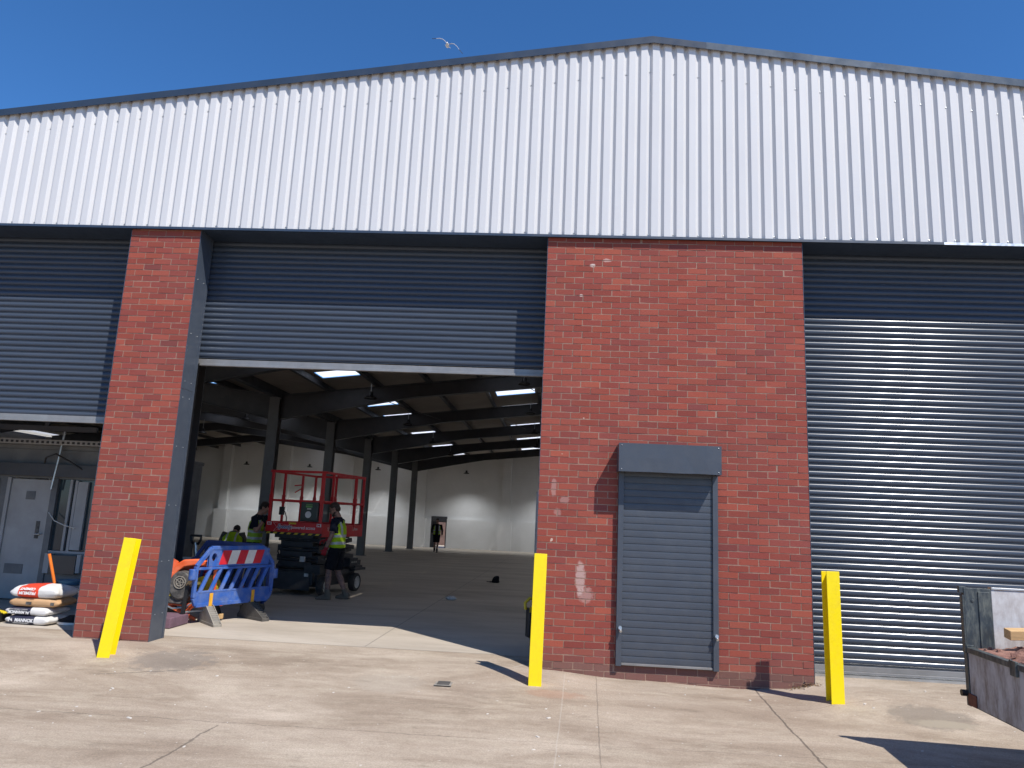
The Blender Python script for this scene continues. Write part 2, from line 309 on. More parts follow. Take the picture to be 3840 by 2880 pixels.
# ------------------------------------------------------------------ mesh builder
class G:
    def __init__(s): s.v = []; s.f = []; s.m = []; s.X = Matrix.Identity(4)
    def add(s, vs, fs, mi=0):
        b = len(s.v); s.v += [tuple(s.X @ Vector(p)) for p in vs]
        s.f += [tuple(b+i for i in q) for q in fs]; s.m += [mi]*len(fs); return s
    def box(s, x0, x1, y0, y1, z0, z1, mi=0):
        return s.add([(x0, y0, z0), (x1, y0, z0), (x1, y1, z0), (x0, y1, z0), (x0, y0, z1), (x1, y0, z1), (x1, y1, z1), (x0, y1, z1)],
                     [(0, 3, 2, 1), (4, 5, 6, 7), (0, 1, 5, 4), (1, 2, 6, 5), (2, 3, 7, 6), (3, 0, 4, 7)], mi)
    def obox(s, c, ax, ay, az, hx, hy, hz, mi=0):
        c = Vector(c); P = []
        for k in (-1, 1):
            for (i, j) in ((-1, -1), (1, -1), (1, 1), (-1, 1)):
                P.append(c + ax*hx*i + ay*hy*j + az*hz*k)
        return s.add(P, [(0, 3, 2, 1), (4, 5, 6, 7), (0, 1, 5, 4), (1, 2, 6, 5), (2, 3, 7, 6), (3, 0, 4, 7)], mi)
    def bar(s, a, b, w, h, mi=0, up=(0, 0, 1)):
        a, b = Vector(a), Vector(b); d = (b-a); L = d.length; d.normalize(); u = Vector(up)
        if abs(d.dot(u)) > .98: u = Vector((0, 1, 0))
        r = d.cross(u).normalized(); u = r.cross(d)
        return s.obox((a+b)/2, d, r, u, L/2, w/2, h/2, mi)
    def tube(s, path, rad, n=10, mi=0, cap=True, up=(0, 0, 1), flat=1.0):
        """tapered tube; rad: number, list of numbers, or list of (r_side, r_up)"""
        P = [Vector(p) for p in path]; K = len(P)
        R = rad if isinstance(rad, (list, tuple)) else [rad]*K
        vs = []; last = None
        for i in range(K):
            d = (P[min(K-1, i+1)]-P[max(0, i-1)]).normalized()
            if last is None:
                u = Vector(up)
                if abs(d.dot(u)) > .95: u = Vector((0, 1, 0)) if abs(d.y) < .9 else Vector((1, 0, 0))
                r = d.cross(u).normalized()
            else:
                r = (last - d*last.dot(d)).normalized()
            last = r; u = r.cross(d)
            ra, rb = R[i] if isinstance(R[i], (list, tuple)) else (R[i], R[i]*flat)
            for k in range(n):
                a = 2*pi*k/n; vs.append(P[i] + r*(ra*cos(a)) + u*(rb*sin(a)))
        fs = []
        for i in range(K-1):
            for k in range(n):
                k2 = (k+1) % n; fs.append((i*n+k, i*n+k2, (i+1)*n+k2, (i+1)*n+k))
        if cap: fs += [tuple(range(n-1, -1, -1)), tuple((K-1)*n+k for k in range(n))]
        return s.add(vs, fs, mi)
    def ring(s, rings, mi=0, cap=True):
        """loft through explicit rings of equal point count"""
        n = len(rings[0]); vs = [p for r in rings for p in r]; fs = []
        for i in range(len(rings)-1):
            for k in range(n):
                k2 = (k+1) % n; fs.append((i*n+k, i*n+k2, (i+1)*n+k2, (i+1)*n+k))
        if cap: fs += [tuple(range(n-1, -1, -1)), tuple((len(rings)-1)*n+k for k in range(n))]
        return s.add(vs, fs, mi)
    def ball(s, c, r, nu=14, nv=9, mi=0):
        r = r if isinstance(r, (tuple, list)) else (r, r, r); vs = []; fs = []
        for i in range(1, nv):
            a = pi*i/nv
            for k in range(nu):
                b = 2*pi*k/nu; vs.append((c[0]+r[0]*sin(a)*cos(b), c[1]+r[1]*sin(a)*sin(b), c[2]+r[2]*cos(a)))
        t = len(vs); vs += [(c[0], c[1], c[2]+r[2]), (c[0], c[1], c[2]-r[2])]
        for i in range(nv-2):
            for k in range(nu):
                k2 = (k+1) % nu; fs.append((i*nu+k, (i+1)*nu+k, (i+1)*nu+k2, i*nu+k2))
        for k in range(nu):
            k2 = (k+1) % nu; fs.append((t, k, k2)); fs.append((t+1, (nv-2)*nu+k2, (nv-2)*nu+k))
        return s.add(vs, fs, mi)
    def prism(s, poly, o, ax, ay, an, th, mi=0):
        """polygon (2D list) in plane (o, ax, ay), extruded th along an"""
        o, ax, ay, an = Vector(o), Vector(ax), Vector(ay), Vector(an); n = len(poly)
        vs = [o+ax*p[0]+ay*p[1] for p in poly] + [o+ax*p[0]+ay*p[1]+an*th for p in poly]
        fs = [tuple(range(n-1, -1, -1)), tuple(range(n, 2*n))] + [(k, (k+1) % n, n+(k+1) % n, n+k) for k in range(n)]
        return s.add(vs, fs, mi)
    def cyl(s, a, b, r, n=20, mi=0): return s.tube([a, b], r, n, mi)
    def build(s, name, mats, parent=None, bevel=0.0, smooth=None, seg=2):
        me = bpy.data.meshes.new(name); me.from_pydata(s.v, [], s.f)
        mats = mats if isinstance(mats, (list, tuple)) else [mats]
        for m in mats: me.materials.append(MT[m] if isinstance(m, str) else m)
        if len(mats) > 1: me.polygons.foreach_set('material_index', s.m)
        bm = bmesh.new(); bm.from_mesh(me); bmesh.ops.recalc_face_normals(bm, faces=bm.faces); bm.to_mesh(me); bm.free()
        me.update()
        if smooth is not None:
            me.polygons.foreach_set('use_smooth', [True]*len(me.polygons))
            me.set_sharp_from_angle(angle=radians(smooth))
        o = bpy.data.objects.new(name, me); COL.objects.link(o)
        if parent: o.parent = parent
        if bevel > 0:
            b = o.modifiers.new('bevel', 'BEVEL'); b.width = bevel; b.segments = seg; b.limit_method = 'ANGLE'; b.angle_limit = radians(40)
        return o

def tag(o, label=None, cat=None, group=None, kind=None):
    if label: o['label'] = label
    if cat: o['category'] = cat
    if group: o['group'] = group
    if kind: o['kind'] = kind
    return o
def thing(name, label, cat, loc=(0, 0, 0), rz=0.0, group=None):
    o = bpy.data.objects.new(name, None); COL.objects.link(o); o.empty_display_size = .2
    o.location = loc; o.rotation_euler = (0, 0, rz); return tag(o, label, cat, group)
def dup(root, loc, rz=0.0, label=None, rot=None):
    kids = list(root.children)
    r = root.copy(); COL.objects.link(r); r.location = loc; r.rotation_euler = rot or (0, 0, rz)
    if label: r['label'] = label
    for ch in kids:
        c = ch.copy(); COL.objects.link(c); c.parent = r
        for g in ch.children:
            d = g.copy(); COL.objects.link(d); d.parent = c
    return r
def remesh(o, voxel, smooth_it=4, disp=0.0, dsc=8.0, seed=0):
    """fuse the pieces of one mesh into one continuous surface"""
    md = o.modifiers.new('fuse', 'REMESH'); md.mode = 'VOXEL'; md.voxel_size = voxel; md.use_smooth_shade = True
    sm = o.modifiers.new('soft', 'SMOOTH'); sm.iterations = smooth_it; sm.factor = .5
    dg = bpy.context.evaluated_depsgraph_get(); ev = o.evaluated_get(dg)
    me = bpy.data.meshes.new_from_object(ev, depsgraph=dg)
    mats = list(o.data.materials); o.modifiers.clear(); o.data = me
    me.materials.clear()
    for m in mats: me.materials.append(m)
    me.polygons.foreach_set('material_index', [0]*len(me.polygons))
    me.polygons.foreach_set('use_smooth', [True]*len(me.polygons))
    if disp:
        ns = [v.normal.copy() for v in me.vertices]
        for v, n in zip(me.vertices, ns):
            p = v.co*dsc + Vector((seed, 0, 0)); v.co += n*disp*(noise.noise(p) + .5*noise.noise(p*2.1))
    me.update(); return o
def text(name, s, size, mat, parent, mtx, shear=0.0, bold=0.0, extrude=.0008, align='LEFT', space=1.0):
    cu = bpy.data.curves.new(name, 'FONT'); cu.body = s; cu.size = size; cu.shear = shear; cu.offset = bold; cu.extrude = extrude; cu.align_x = align; cu.space_character = space
    cu.resolution_u = 3
    o = bpy.data.objects.new(name, cu); COL.objects.link(o)
    dg = bpy.context.evaluated_depsgraph_get(); me = bpy.data.meshes.new_from_object(o.evaluated_get(dg), depsgraph=dg)
    bpy.data.objects.remove(o); me.materials.clear(); me.materials.append(MT[mat]); me.transform(mtx)
    q = bpy.data.objects.new(name, me); COL.objects.link(q); q.parent = parent; return q
FRONT = Matrix(((1, 0, 0, 0), (0, 0, -1, 0), (0, 1, 0, 0), (0, 0, 0, 1)))      # text standing upright, read from -y
def at(x, y, z): return Matrix.Translation((x, y, z))

# ------------------------------------------------------------------ ground and hall floor
def interp(pts, x):
    if x <= pts[0][0]: return pts[0][1]
    for (a, fa), (b, fb) in zip(pts, pts[1:]):
        if x <= b:
            k = (x-a)/(b-a); k = k*k*(3-2*k); return fa+(fb-fa)*k
    return pts[-1][1]
HB = [(-40, .05), (-7, .065), (-5.3, .055), (-4.4, .055), (-3, .05), (-.4, .035), (.05, .012), (1, -.045), (2.3, -.075), (2.72, -.048), (3.05, .012), (3.7, .035), (5, .02), (40, 0)]
def fz(y): return .062 - .0095*max(0, y-.45)
def gz(x, y):
    h0 = interp(HB, x)
    if y >= .45: return fz(y) - .05 if y > .6 else .055
    if y > 0: k = y/.45; k = k*k*(3-2*k); return h0*(1-k)+.055*k
    t = min(1, -y/1.6); t = t*t*(3-2*t)
    return h0*(1-t) - .08*t
xs = [-300, -120, -60, -30, -20, -14] + [-10+.25*k for k in range(74)] + [10, 14, 20, 30, 60, 120, 300]
ys = [-300, -120, -60, -30, -18, -12] + [-9+.3*k for k in range(24)] + [-1.8+.15*k for k in range(16)] + [.6, .601, 5, 20, 40, 60, 120, 300]
g = G(); nx = len(xs)
g.add([(x, y, gz(x, y)) for y in ys for x in xs], [(j*nx+i, j*nx+i+1, (j+1)*nx+i+1, (j+1)*nx+i) for j in range(len(ys)-1) for i in range(nx-1)])
tag(g.build('ground', 'ground', smooth=60), kind='structure')
g = G(); fy = [.46, 2, 5, 10, 20, 30, 39.4]
g.add([(x, y, fz(y) if y > 1 else .0572) for y in fy for x in (-27, 10.9)], [(2*j, 2*j+1, 2*j+3, 2*j+2) for j in range(len(fy)-1)])
tag(g.build('floor', 'floor'), kind='structure')

# ------------------------------------------------------------------ warehouse
WH = thing('warehouse', 'large industrial warehouse with white ribbed gable above red brick piers and grey roller doors', 'building')
def part(name, g, mat, parent=None, **k): return g.build(name, mat, parent or WH, **k)

def brick_wall(name, x0, x1, ztop, zbot, joint, half_first, mat, y0=0.0, depth=.32):
    g = G(); g.box(x0+.004, x1-.004, y0+.0035, y0+depth, zbot, ztop, 0); cols = [(.3, .215, .165)]*6
    pal = [(.265, .060, .043), (.275, .063, .044), (.255, .058, .044), (.295, .069, .046), (.245, .057, .045), (.325, .080, .050), (.205, .054, .047), (.305, .072, .047)]
    wt = [5, 5, 4, 4, 3, 1.2, .6, 2]
    n = -4
    while True:
        zt = joint-.075*(n)-.005; zb = zt-.065
        if zt < zbot: break
        z1 = min(zt, ztop); n += 1
        if zb >= ztop: continue
        x = x0; half = ((n % 2) == 0) == half_first; first = True
        while x < x1-.02:
            wl = .1075 if (first and half) else .215
            xe = min(x+wl, x1)
            if x1-xe < .03: xe = x1
            tw = rnd.uniform(-.0016, .0016); dy = rnd.uniform(-.0015, .0022); dz = rnd.uniform(-.0018, .0018); e0 = rnd.uniform(-.0015, .0015); e1 = rnd.uniform(-.0015, .0015)
            if first: e0 = rnd.uniform(-.004, .003)
            if xe == x1: e1 = rnd.uniform(-.003, .004)
            a, b = x+e0, xe+e1; f0, f1 = y0+dy+tw, y0+dy-tw; zz0, zz1 = max(zb, zbot-.1)+dz, z1+dz
            g.add([(a, f0, zz0), (b, f1, zz0), (b, y0+.1, zz0), (a, y0+.1, zz0), (a, f0, zz1), (b, f1, zz1), (b, y0+.1, zz1), (a, y0+.1, zz1)],
                  [(0, 3, 2, 1), (4, 5, 6, 7), (0, 1, 5, 4), (1, 2, 6, 5), (3, 0, 4, 7)], 1)
            c = rnd.choices(pal, wt)[0]; k = rnd.uniform(.88, 1.12)
            if zt < .10: c = (.175, .088, .072)
            elif zt < .32: c = tuple(u*.6+v*.4 for u, v in zip(c, (.2, .085, .068)))
            cols += [tuple(min(1, q*k) for q in c)]*5
            x = xe+.010; first = False
    me = bpy.data.meshes.new(name); me.from_pydata(g.v, [], g.f)
    me.materials.append(MT['mortar']); me.materials.append(MT[mat]); me.polygons.foreach_set('material_index', g.m)
    at_ = me.attributes.new('tint', 'FLOAT_COLOR', 'FACE')
    at_.data.foreach_set('color', [q for c in cols for q in (*c, 1.0)])
    bm = bmesh.new(); bm.from_mesh(me); bmesh.ops.recalc_face_normals(bm, faces=bm.faces); bm.to_mesh(me); bm.free()
    o = bpy.data.objects.new(name, me); COL.objects.link(o); o.parent = WH; return o
PX0, PX1 = -5.285, -4.385
brick_wall('brick_wall', 0, 3.0375, 5.028, -.16, 4.9, True, 'brick')
brick_wall('brick_pier', PX0, PX1, 5.028, -.1, 4.79, False, 'pier_brick', depth=.32)
brick_wall('brick_pier', 8.6, 10.9, 5.028, -.1, 4.9, False, 'pier_brick')
brick_wall('brick_pier', -12.4, -9.9, 5.028, -.1, 4.9, False, 'pier_brick')

def gable(x):
    if x < -8.1: return 6.47 + .13*min(9.34, -8.1-x)
    return 7.69 - .130*abs(x-1.24)
# ribbed cladding
prof = [(0, -.015), (.017, -.015), (.045, -.050), (.122, -.050)]
px = []; x = -12.6
while x < 11:
    for dx, y in prof: px.append((x+dx, y))
    x += .15
k14 = min(range(len(px)), key=lambda i: abs(px[i][0]-1.24)); px[k14] = (1.24, px[k14][1])
g = G(); vs = []
for x, y in px: vs += [(x, y, 5.035), (x, y, gable(x)-.02)]
g.add(vs, [(2*i, 2*i+2, 2*i+3, 2*i+1) for i in range(len(px)-1)])
part('wall_cladding', g, 'clad')
# cladding screws
g = G(); x = -12.6; k = 0
while x < 11:
    if k % 2 == 0:
        for z in (5.085, 6.38, gable(x)-.42 if gable(x) > 7.1 else gable(x)-.28):
            if z < gable(x)-.12 and z != 6.38: g.ball((x+.0085, -.017, z), (.008, .008, .008), 6, 4)
    x += .15; k += 1
tag(part('cladding_screw', g, 'galv'), kind='stuff')
# verge flashing: fascia, top and back leg, in lengths with lapped joints
def verge(xa, xb, mat, up=0.0):
    g = G(); P = []
    for x in (xa, xb):
        z = gable(x)
        P.append([(x, -.086, z-.055), (x, -.090, z-.055), (x, -.094-up, z+.032+up), (x, .12, z+.045+up), (x, .12, z+.02), (x, -.086, z+.02)])
    g.ring(P); return part('verge_flashing', g, mat)
cuts = [-12.6, -8.1, -5.0, -1.95, 1.24]
for i, (a, b) in enumerate(zip(cuts, cuts[1:])): verge(a, b+(.03 if i < 3 else 0), 'flash', .0015*(i % 2))
cuts = [1.24, 1.9, 3.2, 4.6, 6.0, 8.5, 11]
for i, (a, b) in enumerate(zip(cuts, cuts[1:])): verge(a, b, 'flash' if i < 1 else 'flash_toplit', .0015*(i % 2))
# drip flashing under the cladding and the dark soffit behind it
for a, b, m in ((-12.6, -4.0, 'flash'), (-4.0, .5, 'flash'), (.5, 4.66, 'flash'), (4.66, 11, 'galv')):
    g = G(); g.ring([[(x, -.006, 5.062), (x, -.054, 5.05), (x, -.057, 5.018), (x, -.053, 5.018), (x, -.050, 5.042), (x, -.006, 5.05)] for x in (a, b-.002)]); part('drip_flashing', g, m)
g = G(); g.box(-12.6, 11, -.004, .62, 5.031, 5.05); part('soffit', g, 'flash')
g = G(); g.box(-12.6, 11, .62, .66, 5.031, 5.9); part('light_block_panel', g, 'steel')  # unseen panel added above the doors to block light

# roller shutters
def slat_curtain(x0, x1, ztop, zbot, y):
    """steel slats, each a shallow convex roll with an interlock groove"""
    g = G(); p = .075; z = ztop
    while z > zbot+.02:
        pts = []
        zb = max(z-p, zbot)
        for k in range(9):
            a = k/8; pts.append((y+.003-.013*math.sin(pi*a)**.8, z-.062*a))
        for q in ((y+.012, z-.0635), (y+.012, z-.0665)): pts.append(q)
        pts2 = [(y+.002, z-.0665), (y-.003, z-.0685), (y-.003, z-.0725), (y+.002, z-.0745), (y+.010, z-.0748)]
        for P in (pts, pts2):
            vs = []
            for yy, zz in P: vs += [(x0, yy, zz), (x1, yy, zz)]
            g.add(vs, [(2*i, 2*i+1, 2*i+3, 2*i+2) for i in range(len(P)-1)])
        z -= p
    return g
def shutter(x0, x1, zbot, y, label=None):
    t = bpy.data.objects.new('roller_shutter', None); COL.objects.link(t); t.parent = WH
    if label: t['label'] = label
    slat_curtain(x0-.11, x1+.11, 5.04, zbot+.085, y).build('slat_curtain', 'slat', t, smooth=50)
    g = G(); g.box(x0-.04, x1+.04, y-.004, y+.02, zbot+.03, zbot+.088); g.box(x0-.002, x1+.002, y-.022, y+.03, zbot, zbot+.03); g.build('bottom_rail', 'rail', t, bevel=.003)
    for s, xx in ((1, x0-.17), (-1, x1+.17)):
        g = G(); a, b = sorted((xx, xx+s*.07)); g.box(a-.0, b, y-.045, y-.037, 0.06, 5.03); g.box(a if s > 0 else b-.004, a+.004 if s > 0 else b, y-.037, y+.06, 0.06, 5.03); g.box(a, b, y+.04, y+.048, .06, 5.03)
        g.build('guide_rail', 'anthracite', t)
    return t
shutter(-9.9, PX0, 2.575, .40, 'half raised grey shutter of the left doorway')
shutter(PX1, 0, 3.365, .40, 'raised grey shutter over the open middle doorway')
shutter(3.0375, 8.6, .075, .40, 'fully closed grey shutter with bright sunlit slats')
g = G(); g.box(3.04, 8.6, .32, .5, .0, .072); part('threshold_strip', g, 'alu')

# pressed jamb linings
for xx, s in ((PX1, 1), (0, -1), (PX0, -1), (3.0375, 1)):
    g = G(); a, b = sorted((xx, xx+s*.005)); zz = .02
    g.box(a, b, -.002, .322, zz, 3.0); g.box(a-.0005, b+.0005, -.002, .322, 3.004, 5.03)
    a, b = sorted((xx+s*.005, xx+s*.011)); g.box(a, b, .285, .325, zz, 5.03)
    for z in (.35, .95, 1.6, 2.3, 2.9, 3.1, 3.7, 4.4):
        for y in (.06, .22): g.ball((xx+s*.006, y, z), .007, 6, 4, 1)
    part('jamb_lining', g, ['anthracite', 'galv'])

# small shuttered window opening in the brick wall
WS = bpy.data.objects.new('security_shutter', None); COL.objects.link(WS); WS.parent = WH; WS['label'] = 'narrow grey security shutter with a projecting hood, closed, on the brick wall'
g = G(); hx0, hx1, hz0, hz1 = .886, 2.01, 2.195, 2.508
n = 12; top = []; bot = []
for i in range(n+1):
    x = hx0+(hx1-hx0)*i/n
    dent = .004*math.exp(-((i-4)/1.2)**2)+.006*math.exp(-((i-9.5)/1.0)**2)
    top.append((x, -.27, hz1)); bot.append((x, -.268+dent, hz0+dent*.8))
mid = [(b[0], -.2705+.004*math.exp(-((i-9)/2)**2), (hz0+hz1)/2) for i, b in enumerate(bot)]
g.add(top+mid+bot, [(i, i+1, n+2+i, n+1+i) for i in range(n)]+[(n+1+i, n+2+i, 2*n+3+i, 2*n+2+i) for i in range(n)])
g.box(hx0, hx1, -.27, 0, hz1, hz1+.003); g.box(hx0-.002, hx0, -.27, 0, hz0, hz1); g.box(hx1, hx1+.002, -.27, 0, hz0, hz1); g.box(hx0, hx1, -.262, -.03, hz0+.006, hz0+.009)
for x in (hx0+.03, hx1-.03):
    for z in (hz0+.025, hz1-.02): g.ball((x, -.271, z), .006, 6, 4, 1)
g.build('hood', ['slat_flat', 'galv'], WS)
for x0, x1 in ((.905, .965), (1.955, 2.015)):
    g = G(); g.box(x0, x1, -.062, -.002, .10, 2.20); g.build('guide_rail', 'slat_flat', WS, bevel=.003)
g = G(); z = .135; y = -.036; vs = []
P = []
while z < 2.2:
    P += [(y, z), (y-.0015, z+.02), (y-.0015, z+.05), (y, z+.0685), (y+.009, z+.0695), (y+.009, z+.0742)]
    z += .075
for yy, zz in P: vs += [(.965, yy, zz), (1.955, yy, zz)]
g.add(vs, [(2*i, 2*i+1, 2*i+3, 2*i+2) for i in range(len(P)-1)]); g.build('slat_curtain', 'slat_flat', WS)
g = G(); g.box(.967, 1.953, -.045, -.015, .108, .133); g.build('bottom_rail', 'rail', WS, bevel=.003)
for x, z in ((.945, .50), (1.985, .465)):
    g = G(); g.tube([(x, -.06, z), (x, -.105, z+.004)], [.022, .019], 14); g.tube([(x, -.085, z-.018), (x+.006, -.115, z-.032)], [.015, .014], 12); g.build('lock', 'galv', WS, smooth=40)

# ---- frame, roof and rear wall of the hall
AX = 1.24; VX = -8.1; AL = 2*VX-AX; FR = [6.9, 12.4, 17.9, 23.4, 28.9, 34.4]
def roofz(x):
    if x < VX: x = 2*VX-x
    return 5.10+.12*(x-VX) if x <= AX else 5.10+.12*(2*AX-VX-x)
def Hcol(g, x, y, z0, z1, w=.30, d=.30):
    g.box(x-w/2, x+w/2, y-d/2, y-d/2+.018, z0, z1); g.box(x-w/2, x+w/2, y+d/2-.018, y+d/2, z0, z1); g.box(x-.008, x+.008, y-d/2+.018, y+d/2-.018, z0, z1)
for y in FR:
    for x in (VX, 10.55, -26.7):
        g = G(); zb = fz(y); Hcol(g, x, y, zb+.02, roofz(min(max(x, -26.7), 10.5))-.25); g.box(x-.22, x+.22, y-.22, y+.22, zb, zb+.02); part('column', g, 'col_steel')
g = G(); Hcol(g, -5.54, 2.5, fz(2.5), 5.03, .24, .24); part('column', g, 'steel')
g = G(); Hcol(g, .2, .82, .06, 5.03, .2, .24); part('column', g, 'col_steel')
def rafter(y, left):
    pts_b = [(VX+.15, 4.22), (-5.6, 4.70), (-4.0, 5.02), (AX, 5.62)]
    full = pts_b + [(2*AX-x, z) for x, z in reversed(pts_b[:-1])]
    top = [(VX+.15, roofz(VX+.15)-.20), (AX, roofz(AX)-.20), (2*AX-VX-.15, roofz(VX+.15)-.20)]
    if left:
        full = [(2*VX-x, z) for x, z in full]; top = [(2*VX-x, z) for x, z in top]
    g = G(); poly = full+list(reversed(top))
    g.prism(poly, (0, y-.008, 0), (1, 0, 0), (0, 0, 1), (0, 1, 0), .016)
    for L, s in ((full, -1), (top, 1)):
        for (xa, za), (xb, zb) in zip(L, L[1:]): g.bar((xa, y, za+s*.009), (xb, y, zb+s*.009), .2, .016)
    return part('rafter', g, 'steel')
for y in [1.2]+FR:
    rafter(y, False); rafter(y, True)
PUR = [-6.6, -5.12, -3.65, -2.15, -.5, 1.0]
PX = PUR + [2*AX-x for x in PUR]; PX = PX + [2*VX-x for x in PX]
for x in PX:
    g = G(); z = roofz(x); g.box(x-.03, x+.03, .7, 39.1, z-.19, z-.012); g.box(x+.03, x+.08, .7, 39.1, z-.19, z-.178); part('purlin', g, 'steel')
g = G(); g.box(VX-.09, VX+.09, .7, 39.1, 4.86, 5.12); part('valley_beam', g, 'steel')
for y0, y1, x in ((12.4, 17.9, -5.5), (12.4, 17.9, -1.0), (17.9, 23.4, -2.4)):
    g = G(); g.cyl((x, y0, roofz(x)-.35), (x+1.4, y1, roofz(x)-.30), .012, 8); part('tie_rod', g, 'steel')
# roof sheets with rooflights let in
RL = [(-6.44, -5.25, a, b) for a, b in ((2.6, 3.6), (6.0, 6.8), (10.6, 11.4), (15.65, 16.55), (18.75, 19.3), (21.2, 21.8), (24.2, 24.85), (29.95, 30.65), (35.0, 35.8))]
RL += [(-1.94, -.63, a, b) for a, b in ((2.6, 3.6), (6.0, 6.8), (10.8, 11.6), (15.65, 16.6), (18.9, 19.4), (21.3, 21.9), (24.4, 25.0), (29.8, 30.4), (35.2, 36.0))]
RL += [(x0, x0+1.9, a, a+3.8) for x0 in (3.2, 7.2) for a in (2.0, 7.2, 12.8, 18.2, 23.8, 29.2, 34.7)]  # rooflights out of view, added and enlarged to brighten the hall
RL += [(2*VX-x1, 2*VX-x0, a, b) for x0, x1 in ((-6.44, -5.25), (-1.94, -.63)) for a, b in ((7.2, 8.0), (12.6, 13.4), (16.9, 17.6), (22.5, 23.2), (27.2, 28.0), (32.5, 33.3), (37.2, 38.0))]
bx = sorted({-26.9, VX, AL, AX, 10.7} | {r[0] for r in RL} | {r[1] for r in RL}); by = sorted({.62, 39.4} | {r[2] for r in RL} | {r[3] for r in RL})
g = G()
for i in range(len(bx)-1):
    for j in range(len(by)-1):
        cx, cy = (bx[i]+bx[i+1])/2, (by[j]+by[j+1])/2
        if any(r[0] < cx < r[1] and r[2] < cy < r[3] for r in RL): continue
        g.add([(bx[i], by[j], roofz(bx[i])), (bx[i+1], by[j], roofz(bx[i+1])), (bx[i+1], by[j+1], roofz(bx[i+1])), (bx[i], by[j+1], roofz(bx[i]))], [(0, 1, 2, 3)])
part('roof', g, 'roof')
for x0, x1, y0, y1 in RL:
    g = G(); n = 8
    P = []
    for k in range(n+1):
        y = y0+(y1-y0)*k/n; dz = .02+.012*(k % 2); P += [(x0, y, roofz(x0)+dz), (x1, y, roofz(x1)+dz)]
    g.add(P, [(2*k, 2*k+1, 2*k+3, 2*k+2) for k in range(n)]); part('rooflight', g, 'rooflight')

# rear wall: blockwork with a thicker plinth, piers, and a doorway
YB = 39.2
def wall_with(x0, x1):
    g = G(); g.box(x0, x1, YB, YB+.2, -.6, roofz(max(min((x0+x1)/2, 10), -26))+.6); g.box(x0, x1, YB-.20, YB-.001, -.6, 1.52); return g
DX0, DX1, DZ = -7.72, -6.70, 1.66
g = G(); g.box(-27, DX0, YB, YB+.2, -.6, 7); g.box(DX1, 10.9, YB, YB+.2, -.6, 7); g.box(DX0, DX1, YB+.001, YB+.2, DZ, 7)
g.box(-27, DX0-.002, YB-.20, YB-.001, -.6, 1.52); g.box(DX1+.002, 10.9, YB-.20, YB-.001, -.6, 1.52); part('rear_wall', g, 'block')
for x in (-21.5, -17.5, -13.3, -8.45, -2.95, 2.4, 7.5):
    g = G(); g.box(x-.27, x+.27, YB-.36, YB-.001, 1.52, 6.2); g.box(x-.42, x+.42, YB-.52, YB-.201, -.6, 1.519); part('pilaster', g, 'block')
g = G(); g.box(DX0, DX0+.07, YB-.13, YB+.1, -.4, DZ); g.box(DX1-.07, DX1, YB-.13, YB+.1, -.4, DZ); g.box(DX0+.07, DX1-.07, YB-.129, YB+.1, DZ-.30, DZ); g.box(DX0+.07, DX1-.07, YB-.05, YB+.02, DZ-.36, DZ-.302)
g.box(DX0+.07, DX0+.36, YB+.03, YB+.07, -.4, DZ-.36); part('rear_door', g, 'steel')
for x in (-27.2, 10.7):
    g = G(); g.box(x, x+.2, .4, YB+.2, -.6, 6); part('side_wall', g, 'block')
g = G(); g.box(-.052, -.012, .98, 1.04, .06, 1.98); part('door_track', g, 'cabin_white')
bw = G(); bw.box(-20, 8, 47, 47.3, -.5, 2.6); tag(part('boundary_wall', bw, 'outside', None), 'sunlit brick wall seen through the doorway at the back of the hall', 'wall'); bpy.data.objects['boundary_wall'].parent = None

# ------------------------------------------------------------------ high bay lamps
def lamp(x, y, z, label, first=[None, None], power=60):
    q = 1 if power else 0
    if first[q] is None:
        t = thing('pendant_lamp', label, 'lamp', (0, 0, 0), 0, 'black high bay lamps hanging under the hall roof')
        g = G(); g.tube([(0, 0, 0), (0, 0, .05), (0, 0, .09)], [.19, .15, .05], 16, cap=False); g.build('shade', 'black', t, smooth=40)
        g = G(); g.tube([(0, 0, .085), (0, 0, .2)], [.07, .06], 12); g.build('driver', 'black', t)
        g = G(); g.cyl((0, 0, .2), (0, 0, .6), .006, 6); g.build('stem', 'galv', t)
        g = G(); g.tube([(0, 0, .03), (0, 0, .04)], [.14, .14], 16); g.build('lens', 'lens_lit' if q else 'lens', t)
        first[q] = t; t.location = (x, y, z)
    else:
        t = dup(first[q], (x, y, z), 0, label)
    if not power: return t
    for ch in t.children:
        if ch.type == 'LIGHT': return t
    l = bpy.data.lights.new('lamp_light', 'SPOT'); l.energy = power; l.spot_size = radians(124); l.spot_blend = .8; l.shadow_soft_size = .14; l.color = (.94, .97, 1.0)
    lo = bpy.data.objects.new('lamp_light', l); COL.objects.link(lo); lo.parent = t; lo.location = (0, 0, -.02)
    return t
RANK = ['nearest', 'second', 'third', 'fourth', 'fifth']
for i, y in enumerate([12.0, 17.5, 23.0, 28.5]):
    for x, sd in ((-5.2, 'column side'), (-.8, 'brick wall side')):
        lamp(x, y, (4.86 if x < -3 else 5.42)-.05*i, f'black high bay lamp in the {RANK[i]} row from the doorway, on the {sd}', power=0)
for i, x in enumerate((-.25, -5.4, -11.0, -15.4, -19.5)):
    lamp(x, 37.3, 4.35, ['black lamp hanging before the rear wall right of the rear door', 'black lamp hanging before the rear wall beside the rear door', 'black lamp lighting the rear wall behind the two nearer columns',
         'black lamp lighting the rear wall left of the columns', 'black lamp at the left end of the lit rear wall'][i], power=260)
for i, (x, y) in enumerate(((-11.2, 17.5), (-15.5, 23.0), (-11.2, 28.5))):
    lamp(x, y, 4.8, ['black lamp under the left roof slope, nearest of three', 'black lamp under the left roof, middle of three', 'black lamp under the left roof, farthest of three'][i], power=0)

